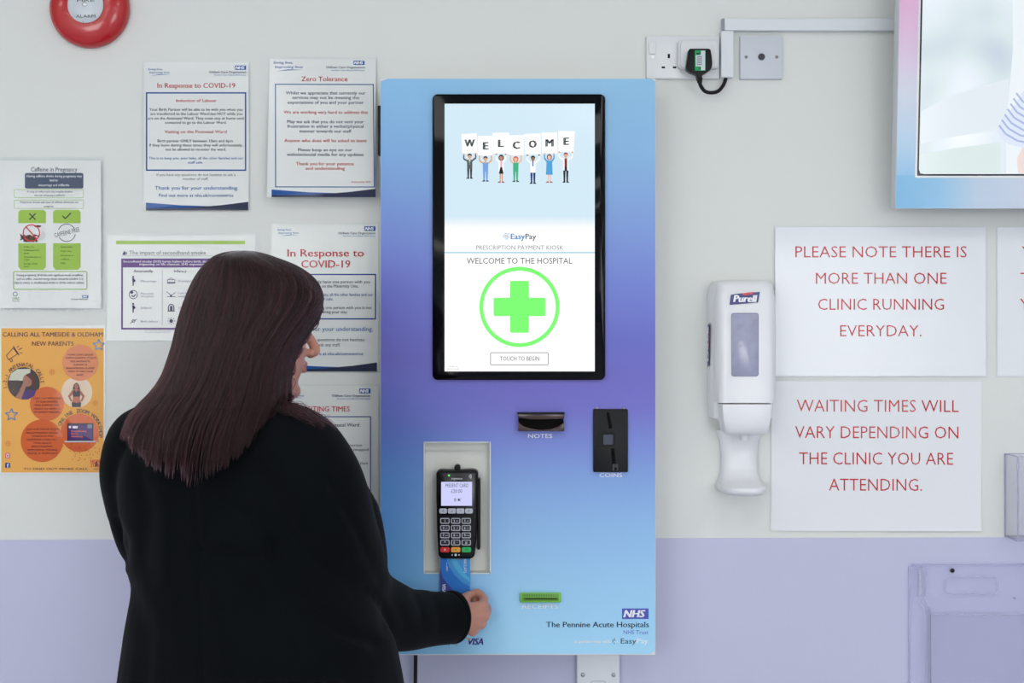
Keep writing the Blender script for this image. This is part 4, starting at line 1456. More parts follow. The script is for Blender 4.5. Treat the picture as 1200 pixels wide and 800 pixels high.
a.use(ink((74, 140, 190)), 4)
star(463, 137, 28, 5)
a.build('blue_star', n4)
a = Art(f4, Z4).use(ink((74, 140, 190)), 4)
star(54, 464, 30, 5)
a.build('blue_star', n4)
a = Art(f4, Z4)
a.use(PURP, 4).line([(30, 186), (62, 150), (82, 178), (40, 206), (30, 186)], 3).line([(44, 204), (52, 216), (60, 210), (54, 200)], 3).line([(62, 142), (66, 148), (90, 184)], 4)
for p in (((80, 148), (88, 140)), ((86, 160), (104, 150)), ((92, 172), (106, 174))):
    a.line(p, 3)
a.build('megaphone_drawing', n4)
for sx, sy in ((243, 264), (446, 408), (37, 598)):
    a = Art(f4, Z4)
    for k in range(8):
        an = k * pi / 4
        a.use(ink((210, 80, 50)), 4).line([(sx + 7 * cos(an), sy + 7 * sin(an)), (sx + 14 * cos(an), sy + 14 * sin(an))], 2.5)
    a.circ(sx, sy, 3, n=8).build('spark_drawing', n4)
a = Art(f4, Z4)
rs = random.Random(9)
for k in range(70):
    an, r_ = rs.uniform(0.1, 2.6), rs.uniform(50, 120)
    x, y = 373 + r_ * cos(an), 560 + r_ * sin(an)
    if x < 470 and y < 725 and (y > 596 or x > 450):
        a.use(ink((204, 62, 46)), 5).circ(x, y, 2.4, n=8)
a.build('red_dots', n4)
a = Art(f4, Z4)
a.use(ink((214, 92, 110)), 4).rr(24, 642, 48, 667, 7).use(ink((240, 226, 226)), 5).ring(36, 655, 5, 7.5, n=20).rframe(28, 646, 44, 663, 5, 2)
a.use(ink((36, 74, 140)), 4).rr(24, 688, 47, 712, 3).use(ink((238, 240, 244)), 5).text('f', 701, 19, xc=37, bold=0.04)
a.use(ink((220, 96, 60)), 4).text('HOME', 682, 18, x0=424, x1=478, bold=0.03).text('START', 700, 16, x0=424, x1=478, bold=0.03)
a.use(PURP, 6).circ(452, 686, 4, n=12).line([(452, 690), (450, 700), (444, 708)], 4).line([(450, 700), (458, 706)], 4).line([(443, 692), (460, 696)], 3)
a.text('HOST', 718, 8, x0=440, x1=465)
a.build('social_icons', n4)

# 5 secondhand smoke
bg = curl(122, 272, 302, 402, 0.0018, seed=4)
n5, f5 = notice('landscape laminated secondhand smoke poster with purple border beside the woman\'s head', 123, 273, 302, 401.5, film=2.5, bulge=bg, name='poster', cat='poster')
Z5 = (120, 260, 5)
PU, PU2 = ink((92, 44, 130)), ink((40, 32, 84))
a = Art(f5, Z5)
a.use(LIME, 2).grid(80, 110, 836, 130, 10, 1)
a.build('green_bar', n5)
a = Art(f5, Z5)
a.use(PU, 2).frame(110, 214, 850, 630, 10)
a.use(PU, 3).grid(110, 214, 850, 266, 10, 1)
a.build('purple_border', n5)
a = Art(f5, Z5)
wt2 = ink((230, 226, 240))
LK = ink((150, 148, 170))
lines(a, [(GR, 'The impact of secondhand smoke', 180, 24, .0, X(157, 606)), (NAVYI, 'Antenatally', 287, 15, .016, X(182, 296)), (NAVYI, 'Infancy', 287, 15, .016, X(420, 494)), (NAVYI, 'Childhood', 287, 15, .016, X(620, 730)),
          (LK, 'Miscarriage', 346, 12, .01, X(225, 316)), (LK, 'Placental', 419, 11, .01, X(225, 298)), (LK, 'abruption', 435, 11, .01, X(225, 300)), (LK, 'Stillbirth', 503, 12, .01, X(225, 288)), (LK, 'Birth defects', 582, 12, .01, X(225, 324)),
          (LK, 'Prematurity', 346, 12, .01, X(444, 540)), (LK, 'Low birth', 416, 11, .01, X(444, 520)), (LK, 'weight', 435, 11, .01, X(444, 500)), (LK, 'SIDS', 503, 12, .01, X(444, 482)), (LK, 'Asthma', 582, 12, .01, X(444, 500)),
          (LK, 'Source: Royal College of Physicians, going smokefree', 634, 5, .0, X(246, 430)), (LK, 'the medical case for clean air', 645, 5, .0, X(246, 400))])
a.use(wt2, 5).text('Secondhand smoke (SHS) harms babies before birth, during infancy and childhood,', 231, 13, x0=122, x1=840, bold=0.02)
a.text('impacting on life chances. SHS exposure increases risks', 247, 13, x0=217, x1=740, bold=0.02)
a.use(NAVYI, 2).poly([(116, 193), (128, 168), (140, 193)]).poly([(134, 178), (140, 172), (146, 193)])
a.use(LK, 2).rect(108, 198, 850, 200).rect(350, 280, 352, 606)
a.build('printed_lettering', n5)
a = Art(f5, Z5).use(PU2, 3)
for y in (344, 502):
    a.circ(180, y - 22, 6, n=12).poly([(174, y - 14), (186, y - 14), (192, y + 4), (184, y + 8), (183, y + 30), (177, y + 30), (176, y + 4)]).circ(187, y, 7, n=12)
a.ring(181, 425, 22, 26).circ(172, 412, 9, n=14).line([(170, 430), (182, 438), (196, 424)], 6)
a.line([(162, 594), (180, 580), (202, 570)], 3).ring(182, 580, 7, 10, n=16)
a.rframe(380, 336, 426, 360, 3, 3).rect(380, 352, 426, 360).ring(402, 340, 10, 13, n=14, a0=180, a1=360)
a.line([(378, 438), (428, 438)], 3).line([(376, 408), (402, 430), (430, 412)], 3).circ(402, 432, 6, n=12)
a.ring(403, 498, 13, 18, n=20, a0=180, a1=360).rect(384, 498, 390, 520).rect(416, 498, 422, 520).rect(382, 518, 424, 524).rect(396, 492, 410, 518)
a.circ(403, 580, 11, n=16)
for k in range(8):
    an = k * pi / 4
    a.line([(403 + 16 * cos(an), 580 + 16 * sin(an)), (403 + 22 * cos(an), 580 + 22 * sin(an))], 4)
a.build('pictograms', n5)

# 6 second covid notice
bg = curl(316, 260, 445, 436, 0.0008, seed=2.2)
n6, f6 = notice('laminated covid notice with two-line red heading between the woman\'s face and kiosk', 316.5, 260.5, 445.5, 437, film=2.0, bulge=bg)
Z6 = (310, 250, 4)
a = Art(f6, Z6)
saving_logo(a, 60, 76, 100)
a.build('slogan', n6)
a = Art(f6, Z6)
nhs(a, 468, 60, 520, 82)
lines(a, [(NAVYI, 'Oldham Care Organisation', 92, 10, .02, X(346, 519)), (SKYI, 'Northern Care Alliance NHS Group', 105, 6, .01, X(368, 518))])
a.build('letterhead', n6)
a = Art(f6, Z6)
a.use(ink((30, 70, 150)), 2).frame(60, 283, 523, 497, 6)
a.build('blue_border', n6)
a = Art(f6, Z6)
lines(a, [(RED, 'In Response to', 185, 34, .025, X(107, 466)), (RED, 'COVID-19', 237, 34, .025, X(172, 402)),
          (DK, 'You may only have one person with you', 320, 14, .016, X(150, 495)), (DK, 'on the Maternity Unit,', 340, 14, .016, X(268, 440)),
          (BLUE, 'This is to keep you, your baby, all the other families and our', 380, 13, .006, X(86, 508)), (BLUE, 'staff safe.', 401, 13, .006, X(250, 322)),
          (DK, 'Ensure that the one person with you is not', 441, 14, .012, X(160, 502)), (DK, 'swapped during your stay.', 461, 14, .012, X(190, 390)),
          (SKYI, 'Thank you for your understanding.', 541, 20, .014, X(92, 508)), (DK, 'If you have any questions do not hesitate', 591, 15, .0, X(110, 468)), (DK, 'to ask any staff.', 615, 15, .0, X(228, 355)),
          (BLUE, 'Find out more at nhs.uk/coronavirus', 657, 14, .018, X(140, 462))])
a.build('printed_lettering', n6)
a = Art(f6, Z6)
swoosh(a, 64, 698, 527, 740)
a.build('swoosh_band', n6)

# 7 visiting times
bg = curl(325, 450, 447, 620, 0.0006, seed=5)
n7, f7 = notice('laminated visiting times notice partly hidden behind the woman\'s shoulder', 318, 450, 445.5, 622, film=2.0, bulge=bg)
Z7 = (320, 420, 4.443)
a = Art(f7, Z7)
saving_logo(a, 50, 176, 112)
a.build('slogan', n7)
a = Art(f7, Z7)
nhs(a, 449, 156, 507, 181)
lines(a, [(NAVYI, 'Oldham Care Organisation', 193, 12, .02, X(306, 506)), (SKYI, 'Northern Care Alliance NHS Group', 209, 7, .01, X(332, 505))])
a.build('letterhead', n7)
a = Art(f7, Z7)
a.use(ink((30, 70, 150)), 2).frame(16, 300, 510, 840, 5)
a.build('blue_border', n7)
a = Art(f7, Z7)
lines(a, [(RED, 'VISITING TIMES', 262, 26, .016, X(147, 400)), (NAVYI, 'the Antenatal Ward', 345, 18, .018, X(227, 448)), (RED, '6pm-8pm', 404, 15, .016, X(228, 320)),
          (DK, 'the same person', 450, 15, .012, X(302, 463)), (DK, 'cannot be swapped', 473, 15, .012, X(316, 497)), (DK, 'stay with their', 544, 15, .012, X(362, 497)), (DK, 'avoid', 612, 15, .012, X(412, 458))])
a.build('printed_lettering', n7)

# right-hand paper signs
CALI = ink((190, 40, 46))
PLAIN = mat('plain_paper', (234, 237, 241), 0.55, 0.3, var=0.012, vscale=6)
SIGN = laminated(mat('sign_paper', (232, 236, 241), 0.45, 0.3, var=0.012, vscale=6), 0.4, 18, 0.14)
POUCH4 = clear_mat('cloudy_laminate_film', (252, 253, 255), 0.14, 0.35, bump=0.3, bscale=16)
bg = curl(907, 265, 1156, 441, 0.0018, top=0.002, seed=1)
s1, g1 = notice('laminated white sign in red capitals about more than one clinic running', 907.5, 265, 1156.5, 441.5, film=1.0, bulge=bg, paper=SIGN, fmat=POUCH4, name='sign', cat='sign')
a = Art(g1, (890, 250, 3.871)).use(CALI, 2)
for t_, y, p, q in (('PLEASE NOTE THERE IS', 174, 163, 940), ('MORE THAN ONE', 294, 256, 849), ('CLINIC RUNNING', 412, 266, 837), ('EVERYDAY.', 532, 366, 735)):
    a.text(t_, y, 51, x0=p, x1=q, bold=-0.008).build('lettering_line', s1)
    a = Art(g1, (890, 250, 3.871)).use(CALI, 2)
bg = curl(904, 447, 1152, 622, 0.0014, bottom=0.002, seed=2)
s2, g2 = notice('white paper sign in red capitals about waiting times varying', 904, 446.5, 1150.5, 622, bulge=bg, paper=PLAIN, swing=0.003, name='sign', cat='sign')
a = Art(g2, (890, 430, 3.81)).use(CALI, 2)
for t_, y, p, q in (('WAITING TIMES WILL', 173, 167, 890), ('VARY DEPENDING ON', 291, 160, 889), ('THE CLINIC YOU ARE', 408, 178, 866), ('ATTENDING.', 525, 312, 727)):
    a.text(t_, y, 54, x0=p, x1=q, bold=-0.008).build('lettering_line', s2)
    a = Art(g2, (890, 430, 3.81)).use(CALI, 2)
bg = curl(1167, 265, 1416, 441, 0.001, seed=3)
s3, g3 = notice('white sign cut off by the right edge of the photo under the display', 1167.5, 265, 1415, 441.5, film=1.0, bulge=bg, paper=SIGN, fmat=POUCH4, name='sign', cat='sign')
a = Art(g3, (890, 250, 3.871)).use(CALI, 2)
for t_, y, p in (('Y', 174, 1190), ('T', 294, 1184), ('Y', 412, 1182)):
    a.text(t_, y, 51, x0=p, x1=p + 42, bold=-0.008).build('lettering_line', s3)
    a = Art(g3, (890, 250, 3.871)).use(CALI, 2)

# ------------------------------------------------------------------ clear leaflet holders
ACRY = clear_mat('clear_acrylic', (253, 253, 255), 0.05, 0.8, milk=0.025, milk_rgb=(240, 241, 255))
ACRE = clear_mat('acrylic_edge', (244, 244, 254), 0.1, 1.0, milk=0.35, milk_rgb=(225, 227, 250))
lh = thing('leaflet_holder', 'small empty clear acrylic leaflet holder on the wall at right edge', 'leaflet holder', (1.015, -0.04, W(0, 633, 0.06).z))
bx0, bx1, bz1, bz0 = 0.9617, 1.075, W(0, 531, 0.0).z, W(0, 628, 0.0).z
tk = 0.0025
M().box(bx0, bx1, -0.0008, -0.0008 - tk, bz0, bz1).build('back_panel', ACRY, lh)
M().box(bx0, bx0 + tk, -0.0035, -0.070, bz0, bz1).build('side_panel', ACRY, lh)
M().box(bx1 - tk, bx1, -0.0035, -0.070, bz0, bz1).build('side_panel', ACRY, lh)
M().box(bx0, bx1, -0.070, -0.070 - tk, bz0, bz1 - 0.001).build('front_panel', ACRY, lh)
M().box(bx0 + tk, bx1 - tk, -0.0035, -0.070, bz0, bz0 + tk).build('base_panel', ACRY, lh)
em = M()
e_ = 0.0014
for x in (bx0 + e_ / 2, bx1 - e_ / 2):
    for y in (-0.002, -0.072):
        em.box(x - e_, x + e_, y - e_, y + e_, bz0, bz1)
    em.box(x - e_, x + e_, -0.002, -0.072, bz0 - e_, bz0 + e_)
    em.box(x - e_ / 2, x + e_ / 2, -0.002, -0.072, bz1 - e_, bz1)
for y in (-0.002, -0.072):
    em.box(bx0, bx1, y - e_ / 2, y + e_ / 2, bz1 - e_, bz1)
    em.box(bx0, bx1, y - e_, y + e_, bz0 - e_, bz0 + e_)
em.build('polished_edges', ACRE, lh)
M().lathe([(0.003, 0), (0.003, 0.002), (0.0004, 0.0025)], W(1193, 546, 0.004), n=14).build('screw', STEEL, lh, smooth=True)

dh = thing('document_holder', 'large clear moulded document holder on the lavender wall at lower right', 'document holder', (1.0, -0.01, 0.62))
hz = lambda x, y, d: W(1040 + x / 2.667, 500 + y / 2.667, d)
q0, q1 = hz(66, 428, 0.004), Vector((1.33, 0, 0.62))
M().rbox(q0.x, q1.x, q1.z, q0.z, -0.0008, -0.004, 0.008).build('back_plate', ACRY, dh)
mk = M()
for (xa, ya), (xb, yb), r in (((70, 445), (70, 1000), 0.0016), ((80, 431), (1000, 424), 0.0012)):
    mk.tube([hz(xa, ya, 0.005), hz(xb, yb, 0.005)], r, n=8)
mk.tube([hz(70, 446, 0.005), hz(72, 436, 0.005), hz(82, 431, 0.005)], 0.0014, n=8, sub=3)
mk.build('rim', ACRE, dh, smooth=True)
rb = M()
p, q = hz(95, 530, 0.012), hz(119, 440, 0.012)
rb.rbox(p.x, q.x, p.z, q.z, -0.004, -0.014, 0.003)
rb.build('finger_rib', ACRY, dh, bevel=0.002)
ed = M()
for pts in ([(95, 448), (97, 440), (107, 437), (117, 441), (119, 450), (119, 528), (134, 574), (136, 1010)], [(95, 448), (96, 528), (118, 580), (120, 1010)]):
    ed.tube([hz(x, y, 0.015) for x, y in pts], 0.0011, n=6)
ed.tube([hz(136, 586, 0.02), hz(1010, 586, 0.02)], 0.0013, n=6)
ed.tube([hz(134, 574, 0.015), hz(136, 586, 0.02)], 0.0011, n=6)
lab = [hz(x, y, 0.006) for x, y in rrect(181, 343, 469, 523, 12, 4)]
ed.tube(lab + [lab[0]], 0.0012, n=6)
ed.build('moulded_edges', ACRE, dh, smooth=True)
pk = M()
p = hz(136, 586, 0.02)
pk.box(p.x, 1.29, -0.018, -0.0205, 0.62, p.z)
pk.build('front_pocket', ACRY, dh)
sd = M()
sd.box(p.x - 0.002, p.x, -0.004, -0.0205, 0.62, p.z + 0.012)
sd.build('pocket_side', ACRY, dh)
M().lathe([(0.0045, 0), (0.004, 0.002), (0.0004, 0.0026)], hz(203, 449, 0.005), n=18).build('screw', RUBBER, dh, smooth=True)
M().lathe([(0.002, 0), (0.002, 0.001), (0.0004, 0.0014)], hz(397, 535, 0.005), n=12).build('screw', mat('lilac_stud', (140, 146, 190), 0.5), dh, smooth=True)

# ------------------------------------------------------------------ the woman at the kiosk
def union(parts, voxel, smooth=0):
    """one continuous surface out of overlapping closed pieces"""
    src = M()
    for p in parts:
        src.add(p.v, p.f)
    me = bpy.data.meshes.new('union_source')
    me.from_pydata(src.v, [], src.f)
    bm = bmesh.new()
    bm.from_mesh(me)
    bmesh.ops.recalc_face_normals(bm, faces=bm.faces)
    bm.to_mesh(me)
    bm.free()
    ob = bpy.data.objects.new('union_source', me)
    COL.objects.link(ob)
    r = ob.modifiers.new('remesh', 'REMESH')
    r.mode = 'VOXEL'
    r.voxel_size = voxel
    if smooth:
        s_ = ob.modifiers.new('smooth', 'SMOOTH')
        s_.iterations = smooth
        s_.factor = 0.5
    ev = ob.evaluated_get(bpy.context.evaluated_depsgraph_get())
    em = ev.to_mesh()
    out = M().add([v.co.copy() for v in em.vertices], [tuple(p.vertices) for p in em.polygons])
    ev.to_mesh_clear()
    bpy.data.objects.remove(ob)
    bpy.data.meshes.remove(me)
    return out


BETA = radians(25)
AX, BK = Vector((cos(BETA), -sin(BETA), 0)), Vector((-sin(BETA), -cos(BETA), 0))   # her right, her back
FW = -BK
D0 = 0.50
woman = thing('person', 'woman in a black jacket with long dark hair, holding a card at the kiosk', 'person', (-0.41, -D0, 0))


def tring3(px, py, d, hw, hd, grow=0.0, n=40, e=2.4):
    c = W(px, py, d)
    ring = []
    for k in range(n):
        t = 2 * pi * k / n
        ca, sa = cos(t), sin(t)
        x = (hw + grow) * (abs(ca) ** (2 / e)) * (1 if ca > 0 else -1)
        y = (hd + grow) * (abs(sa) ** (2 / e)) * (1 if sa > 0 else -1)
        ring.append(c + AX * x + BK * y)
    return ring


TORSO = [(286, 462, .50, .058, .060), (284, 474, .50, .066, .066), (280, 486, .50, .105, .074), (274, 500, .50, .150, .088), (268, 525, .50, .182, .104), (268, 560, .50, .192, .118), (274, 620, .50, .192, .130),
         (289, 680, .50, .200, .136), (302, 740, .50, .226, .150), (305, 800, .50, .240, .160), (306, 868, .50, .246, .166)]


def torso(grow, upto=99):
    q = catmull([Vector(t) for t in TORSO[:upto]], 3)
    return M().loft([tring3(*t, grow=grow) for t in q])


def px(*pts):
    return [W(a, b, c) for a, b, c in pts]


R_ARM = [(318, 516, .55), (350, 540, .575), (374, 590, .575), (393, 648, .53), (414, 702, .45), (466, 724, .345), (498, 725, .285), (530, 723, .240)]
R_RAD = [.070, .078, .080, .076, .070, .057, .050, .0455]
L_ARM = [(190, 508, .46), (169, 522, .44), (165, 556, .42), (170, 600, .395), (182, 650, .34), (210, 698, .31), (270, 716, .275), (318, 716, .265)]
L_RAD = [.055, .062, .067, .062, .056, .053, .047, .043]
jk = [torso(0.0), M().tube(px(*R_ARM), R_RAD, n=28, sub=5), M().tube(px(*L_ARM), L_RAD, n=28, sub=5),
      M().tube(px((340, 560, .44), (380, 596, .43), (392, 640, .425), (394, 690, .425), (402, 760, .43)), [.065, .082, .086, .086, .085], n=24, sub=3, round_ends=True),
      M().tube(px((250, 560, .42), (262, 600, .40), (266, 660, .40), (280, 740, .41)), [.06, .08, .085, .085], n=24, sub=3, round_ends=True)]
jm = union(jk, 0.0062, 5)
# folds in the cloth: soft grooves and ridges laid along lines on the side she shows
FOLDS = [([(236, 646), (280, 654), (332, 662)], 8, -.009), ([(322, 640), (344, 690), (400, 738), (440, 752)], 9, -.012), ([(330, 620), (318, 640), (324, 668)], 8, -.006), ([(262, 592), (300, 612), (330, 650)], 9, -.006),
         ([(228, 560), (232, 640), (238, 800)], 3, -.002), ([(160, 540), (172, 600), (168, 660)], 9, -.005), ([(186, 545), (196, 610), (190, 680)], 10, .004), ([(430, 688), (448, 712), (452, 740)], 6, -.005),
         ([(456, 694), (470, 716), (474, 735)], 6, -.003), ([(484, 692), (493, 712), (496, 728)], 5, -.003), ([(508, 694), (515, 722), (514, 740)], 4, -.002), ([(384, 560), (418, 620), (446, 684)], 6, -.006),
         ([(300, 690), (330, 740), (370, 800)], 12, -.006), ([(150, 690), (170, 740), (168, 800)], 12, -.006), ([(134, 610), (146, 634), (144, 660)], 6, -.008), ([(400, 560), (372, 610), (350, 640)], 10, -.004), ([(330, 700), (300, 712), (262, 716)], 9, -.005),
         ([(250, 690), (256, 740), (262, 800)], 14, .004), ([(345, 560), (352, 600), (356, 640)], 10, .004)]


def proj(v):
    s = 600 * CAM_D / (CAM_D + v.y)
    return 600 + v.x * s, 400 - (v.z - CAM_Z) * s


def seg_dist(x, y, a, b):
    ux, uy = b[0] - a[0], b[1] - a[1]
    t = max(0, min(1, ((x - a[0]) * ux + (y - a[1]) * uy) / (ux * ux + uy * uy)))
    return sqrt((x - a[0] - t * ux) ** 2 + (y - a[1] - t * uy) ** 2)


bmj = bmesh.new()
_me = bpy.data.meshes.new('jacket_shape')
_me.from_pydata(jm.v, [], jm.f)
bmj.from_mesh(_me)
bmj.normal_update()
moves = []
for v in bmj.verts:
    x, y = proj(v.co)
    dsp = 0.0016 * noise.noise(v.co * 16) + 0.0022 * noise.noise(v.co * 7)
    if v.normal.y < 0.25:
        for line_, wd, am in FOLDS:
            dd = min(seg_dist(x, y, p, q) for p, q in zip(line_[:-1], line_[1:]))
            if dd < wd * 2.5:
                dsp += 0.7 * am * exp(-(dd / wd) ** 2)
    moves.append((v, v.normal * dsp))
for v, mv in moves:
    v.co += mv
bmj.normal_update()
jm.v = [v.co.copy() for v in bmj.verts]
JBVH = BVHTree.FromBMesh(bmj)
bmj.free()
bpy.data.meshes.remove(_me)


def cloth(name, rgb, scale=900):
    m = mat(name, rgb, 0.8, 0.06, var=0.08, vscale=18, bump=0.25, bscale=scale)
    b = m.node_tree.nodes['Principled BSDF']
    b.inputs['Sheen Weight'].default_value = 0.03
    b.inputs['Sheen Roughness'].default_value = 0.5
    return m


JACKET = cloth('black_jacket_cloth', (6, 10, 13))
jacket = jm.build('jacket', JACKET, woman, smooth=True, angle=180)
for arm, rad in ((R_ARM, R_RAD), (L_ARM, L_RAD)):
    a3, b3 = W(*arm[-2]), W(*arm[-1])
    dr = (b3 - a3).normalized()
    M().tube([b3 - dr * 0.006, b3 - dr * 0.002, b3 + dr * 0.003, b3 + dr * 0.004, b3 - dr * 0.004], [rad[-1] + .0005, rad[-1] + .0018, rad[-1] + .0014, rad[-1] - .002, rad[-1] - .008], n=32).build('cuff_edge', JACKET, jacket, smooth=True)

# trousers, shoes
TRM = cloth('black_trouser_cloth', (26, 27, 32))
hipc = Vector((-0.402, -0.50, 0))


def leg_pts(sd):
    o = AX * (0.098 * sd)
    return [hipc + o * 1.0 + Vector((0, 0, z)) + FW * f for z, f in ((0.90, 0), (0.76, 0.0), (0.5, 0.012), (0.28, -0.005), (0.075, -0.02))]


tr_ = [M().tube(leg_pts(s_), [.112, .108, .082, .070, .064], n=24, sub=3) for s_ in (-1, 1)]
tr_.append(M().loft([tring3(306, 400 + (CAM_Z - z) * S(D0), D0, w, d_) for z, w, d_ in ((0.74, .12, .10), (0.80, .205, .142), (0.90, .215, .145), (0.98, .19, .13))]))
union(tr_, 0.009, 4).build('trousers', TRM, woman, smooth=True, angle=180)
SHOE = mat('black_leather', (20, 20, 22), 0.35, 0.45, bump=0.1)
for s_ in (-1, 1):
    b0 = hipc + AX * (0.098 * s_) - FW * 0.02
    rings = []
    for t, w, h in ((-.065, .022, .045), (-.055, .032, .062), (-.02, .035, .075), (.04, .038, .066), (.10, .046, .048), (.145, .040, .038), (.168, .022, .026), (.175, .008, .015)):
        ring = []
        for k in range(20):
            an = 2 * pi * k / 20
            ring.append(b0 + FW * t + AX * (w * cos(an)) + Vector((0, 0, max(0.002, h * (0.42 + 0.58 * sin(an)) if sin(an) > -0.5 else 0.002))))
        rings.append(ring)
    M().loft(rings).build('shoe', SHOE, woman, smooth=True)

# body: head, neck, trunk, arms, hands and legs as one surface
HA, HP, SC = radians(24), radians(5), 1.05
HC = W(293, 366, D0)
F0, U0 = Vector((cos(HA), sin(HA), 0)), Vector((0, 0, 1))
RT = F0.cross(U0)
HF = F0 * cos(HP) - U0 * sin(HP)
HU = U0 * cos(HP) + F0 * sin(HP)


def H(f, r, h):
    return HC + (HF * f + RT * r + HU * (h - 0.13)) * SC


def hring(h, fr, bk, w, e=2.25, n=44):
    bk *= 0.80 if h < .17 else (0.80 - (h - .17) * 2.6)
    c, a = (fr + bk) / 2, (fr - bk) / 2
    ring = []
    for k in range(n):
        t = 2 * pi * k / n
        ca, sa = cos(t), sin(t)
        ring.append(H(c + a * (abs(ca) ** (2 / e)) * (1 if ca > 0 else -1), w * (abs(sa) ** (2 / e)) * (1 if sa > 0 else -1), h))
    return ring


HEAD = [((h_ if h_ < .16 else .16 + (h_ - .16) * .84), *o_) for h_, *o_ in [(0.2205, .012, -.022, .014), (0.215, .042, -.055, .040), (0.204, .065, -.080, .058), (0.185, .082, -.094, .069), (0.16, .091, -.100, .075), (0.135, .0935, -.099, .0755), (0.122, .0915, -.096, .074),
        (0.112, .0865, -.092, .072), (0.10, .0875, -.086, .070), (0.085, .0885, -.076, .067), (0.07, .0885, -.062, .063), (0.056, .0865, -.046, .058), (0.044, .0850, -.034, .053), (0.032, .0815, -.024, .047), (0.02, .0840, -.014, .039), (0.009, .0820, .0, .030), (0.001, .074, .018, .018)]]
parts = [M().loft([hring(*r_) for r_ in HEAD])]
parts.append(M().tube([H(.080, 0, .119), H(.0925, 0, .104), H(.1025, 0, .0905), H(.1075, 0, .0812), H(.100, 0, .0745)], [.0078, .0080, .0080, .0084, .0072], n=14, sub=3, round_ends=True))      # nose
for r_ in (-1, 1):
    parts.append(M().ball(H(.0945, r_ * .0105, .0765), .0085, .0075, .007))      # nostril wings
    parts.append(M().ball(H(.070, r_ * .031, .112), .0165, .0165, .0150))        # eye under its lids
    parts.append(M().tube([H(.084, r_ * .012, .1235), H(.085, r_ * .03, .127), H(.074, r_ * .05, .122)], [.005, .0055, .004], n=8, sub=3, round_ends=True))   # brow
    parts.append(M().ball(H(.061, r_ * .043, .084), .018, .018, .018))             # cheekbone
    parts.append(M().ball(H(-.008, r_ * .073, .098), .018, .009, .03, rot=Matrix((HF, RT, HU)).transposed()))   # ear
parts.append(M().tube([H(.083, -.022, .0565), H(.0905, -.009, .0595), H(.0915, 0, .0588), H(.0905, .009, .0595), H(.083, .022, .0565)], [.002, .0042, .0046, .0042, .002], n=10, sub=3, round_ends=True))   # upper lip
parts.append(M().tube([H(.083, -.020, .054), H(.0895, -.008, .0500), H(.0905, 0, .0492), H(.0895, .008, .0500), H(.083, .020, .054)], [.002, .0046, .0052, .0046, .002], n=10, sub=3, round_ends=True))   # lower lip
parts.append(M().ball(H(.077, 0, .016), .013, .016, .013))                        # chin
parts.append(M().tube([W(284, 505, .50), W(287, 470, .50), H(-.018, 0, .05), H(-.015, 0, .09)], [.066, .056, .055, .055], n=24, sub=3))   # neck
parts.append(M().loft([tring3(*t, grow=-.034) for t in catmull([Vector(t) for t in TORSO[2:]], 2)]))
parts.append(M().tube(px(*R_ARM[:-1]) + [W(530, 722, .236)], [r_ - .026 for r_ in R_RAD[:-1]] + [.024], n=20, sub=4))
parts.append(M().tube(px(*L_ARM[:-1]) + [W(312, 716, .266)], [r_ - .024 for r_ in L_RAD[:-1]] + [.022], n=20, sub=4))
for s_ in (-1, 1):
    lp = leg_pts(s_)
    parts.append(M().tube(lp[:-1] + [lp[-1] - Vector((0, 0, .03))], [.098, .09, .064, .05, .036], n=20, sub=3))
    parts.append(M().tube([lp[-1] - Vector((0, 0, .035)), lp[-1] + FW * .06 - Vector((0, 0, .047)), lp[-1] + FW * .13 - Vector((0, 0, .055))], [.03, .024, .014], n=16, sub=2, round_ends=True))


def hand(wrist, fingers, thumb, fr, tr_r):
    out = []
    for pts, k in fingers:
        p = px(*pts)
        m_ = wrist.lerp(p[0], 0.15)
        out.append(M().tube([wrist, wrist.lerp(p[0], .55), p[0]], [.021, .0155, .0115 * k], n=14, sub=2, round_ends=True))
        out.append(M().tube(p, [fr[0] * k, fr[1] * k, fr[2] * k, fr[3] * k], n=12, sub=3, round_ends=True))
    p = px(*thumb)
    out.append(M().tube([wrist] + p, [.019] + tr_r, n=12, sub=3, round_ends=True))
    return out


FR = (.0098, .0088, .0078, .0068)
RW = W(540, 721, .220)
R_FING = [([(564, 711, .196), (567, 702.5, .166), (560, 694.5, .150), (553.5, 695.5, .1455)], 1.0), ([(567, 721, .194), (571, 714, .162), (564, 705, .147), (557, 704.5, .146)], 1.03),
          ([(562.5, 731, .196), (566, 727, .164), (559, 719, .149), (552, 717, .147)], .97), ([(553.5, 739.5, .202), (557, 738, .175), (552, 731, .158), (546, 728, .152)], .86)]
parts += hand(RW, R_FING, [(541, 711, .208), (544, 703, .180), (549.5, 697.5, .1490)], FR, [.0160, .0122, .0090])
LW = W(314, 716, .266)
parts += hand(LW, [([(356, 712, 0.255), (378, 716, 0.245), (390, 724, 0.255), (386, 730, 0.266)], 1.0), ([(357, 720, 0.260), (380, 725, 0.250), (391, 733, 0.262), (385, 738, 0.272)], 1.03),
                   ([(354, 728, 0.266), (375, 734, 0.258), (385, 741, 0.270), (378, 745, 0.278)], .97), ([(349, 735, 0.272), (365, 742, 0.268), (374, 748, 0.278), (367, 750, 0.284)], .86)],
              [(328, 704, 0.255), (346, 698, 0.245), (364, 699, 0.240)], FR, [.0150, .0105, .0078])
bm_ = union(parts, 0.0026, 3)
SKINM = mat('skin', (200, 144, 124), 0.45, 0.4, var=0.05, vscale=70, bump=0.12, bscale=500, sss=0.15)
LIPM = mat('lip', (172, 106, 98), 0.4, 0.45, var=0.04)
BROWM = mat('eyebrow', (66, 44, 40), 0.7, 0.2)
EYEW, IRIS = mat('eye_white', (228, 226, 222), 0.2, 0.5, var=0.01), mat('iris', (62, 46, 36), 0.15, 0.5)
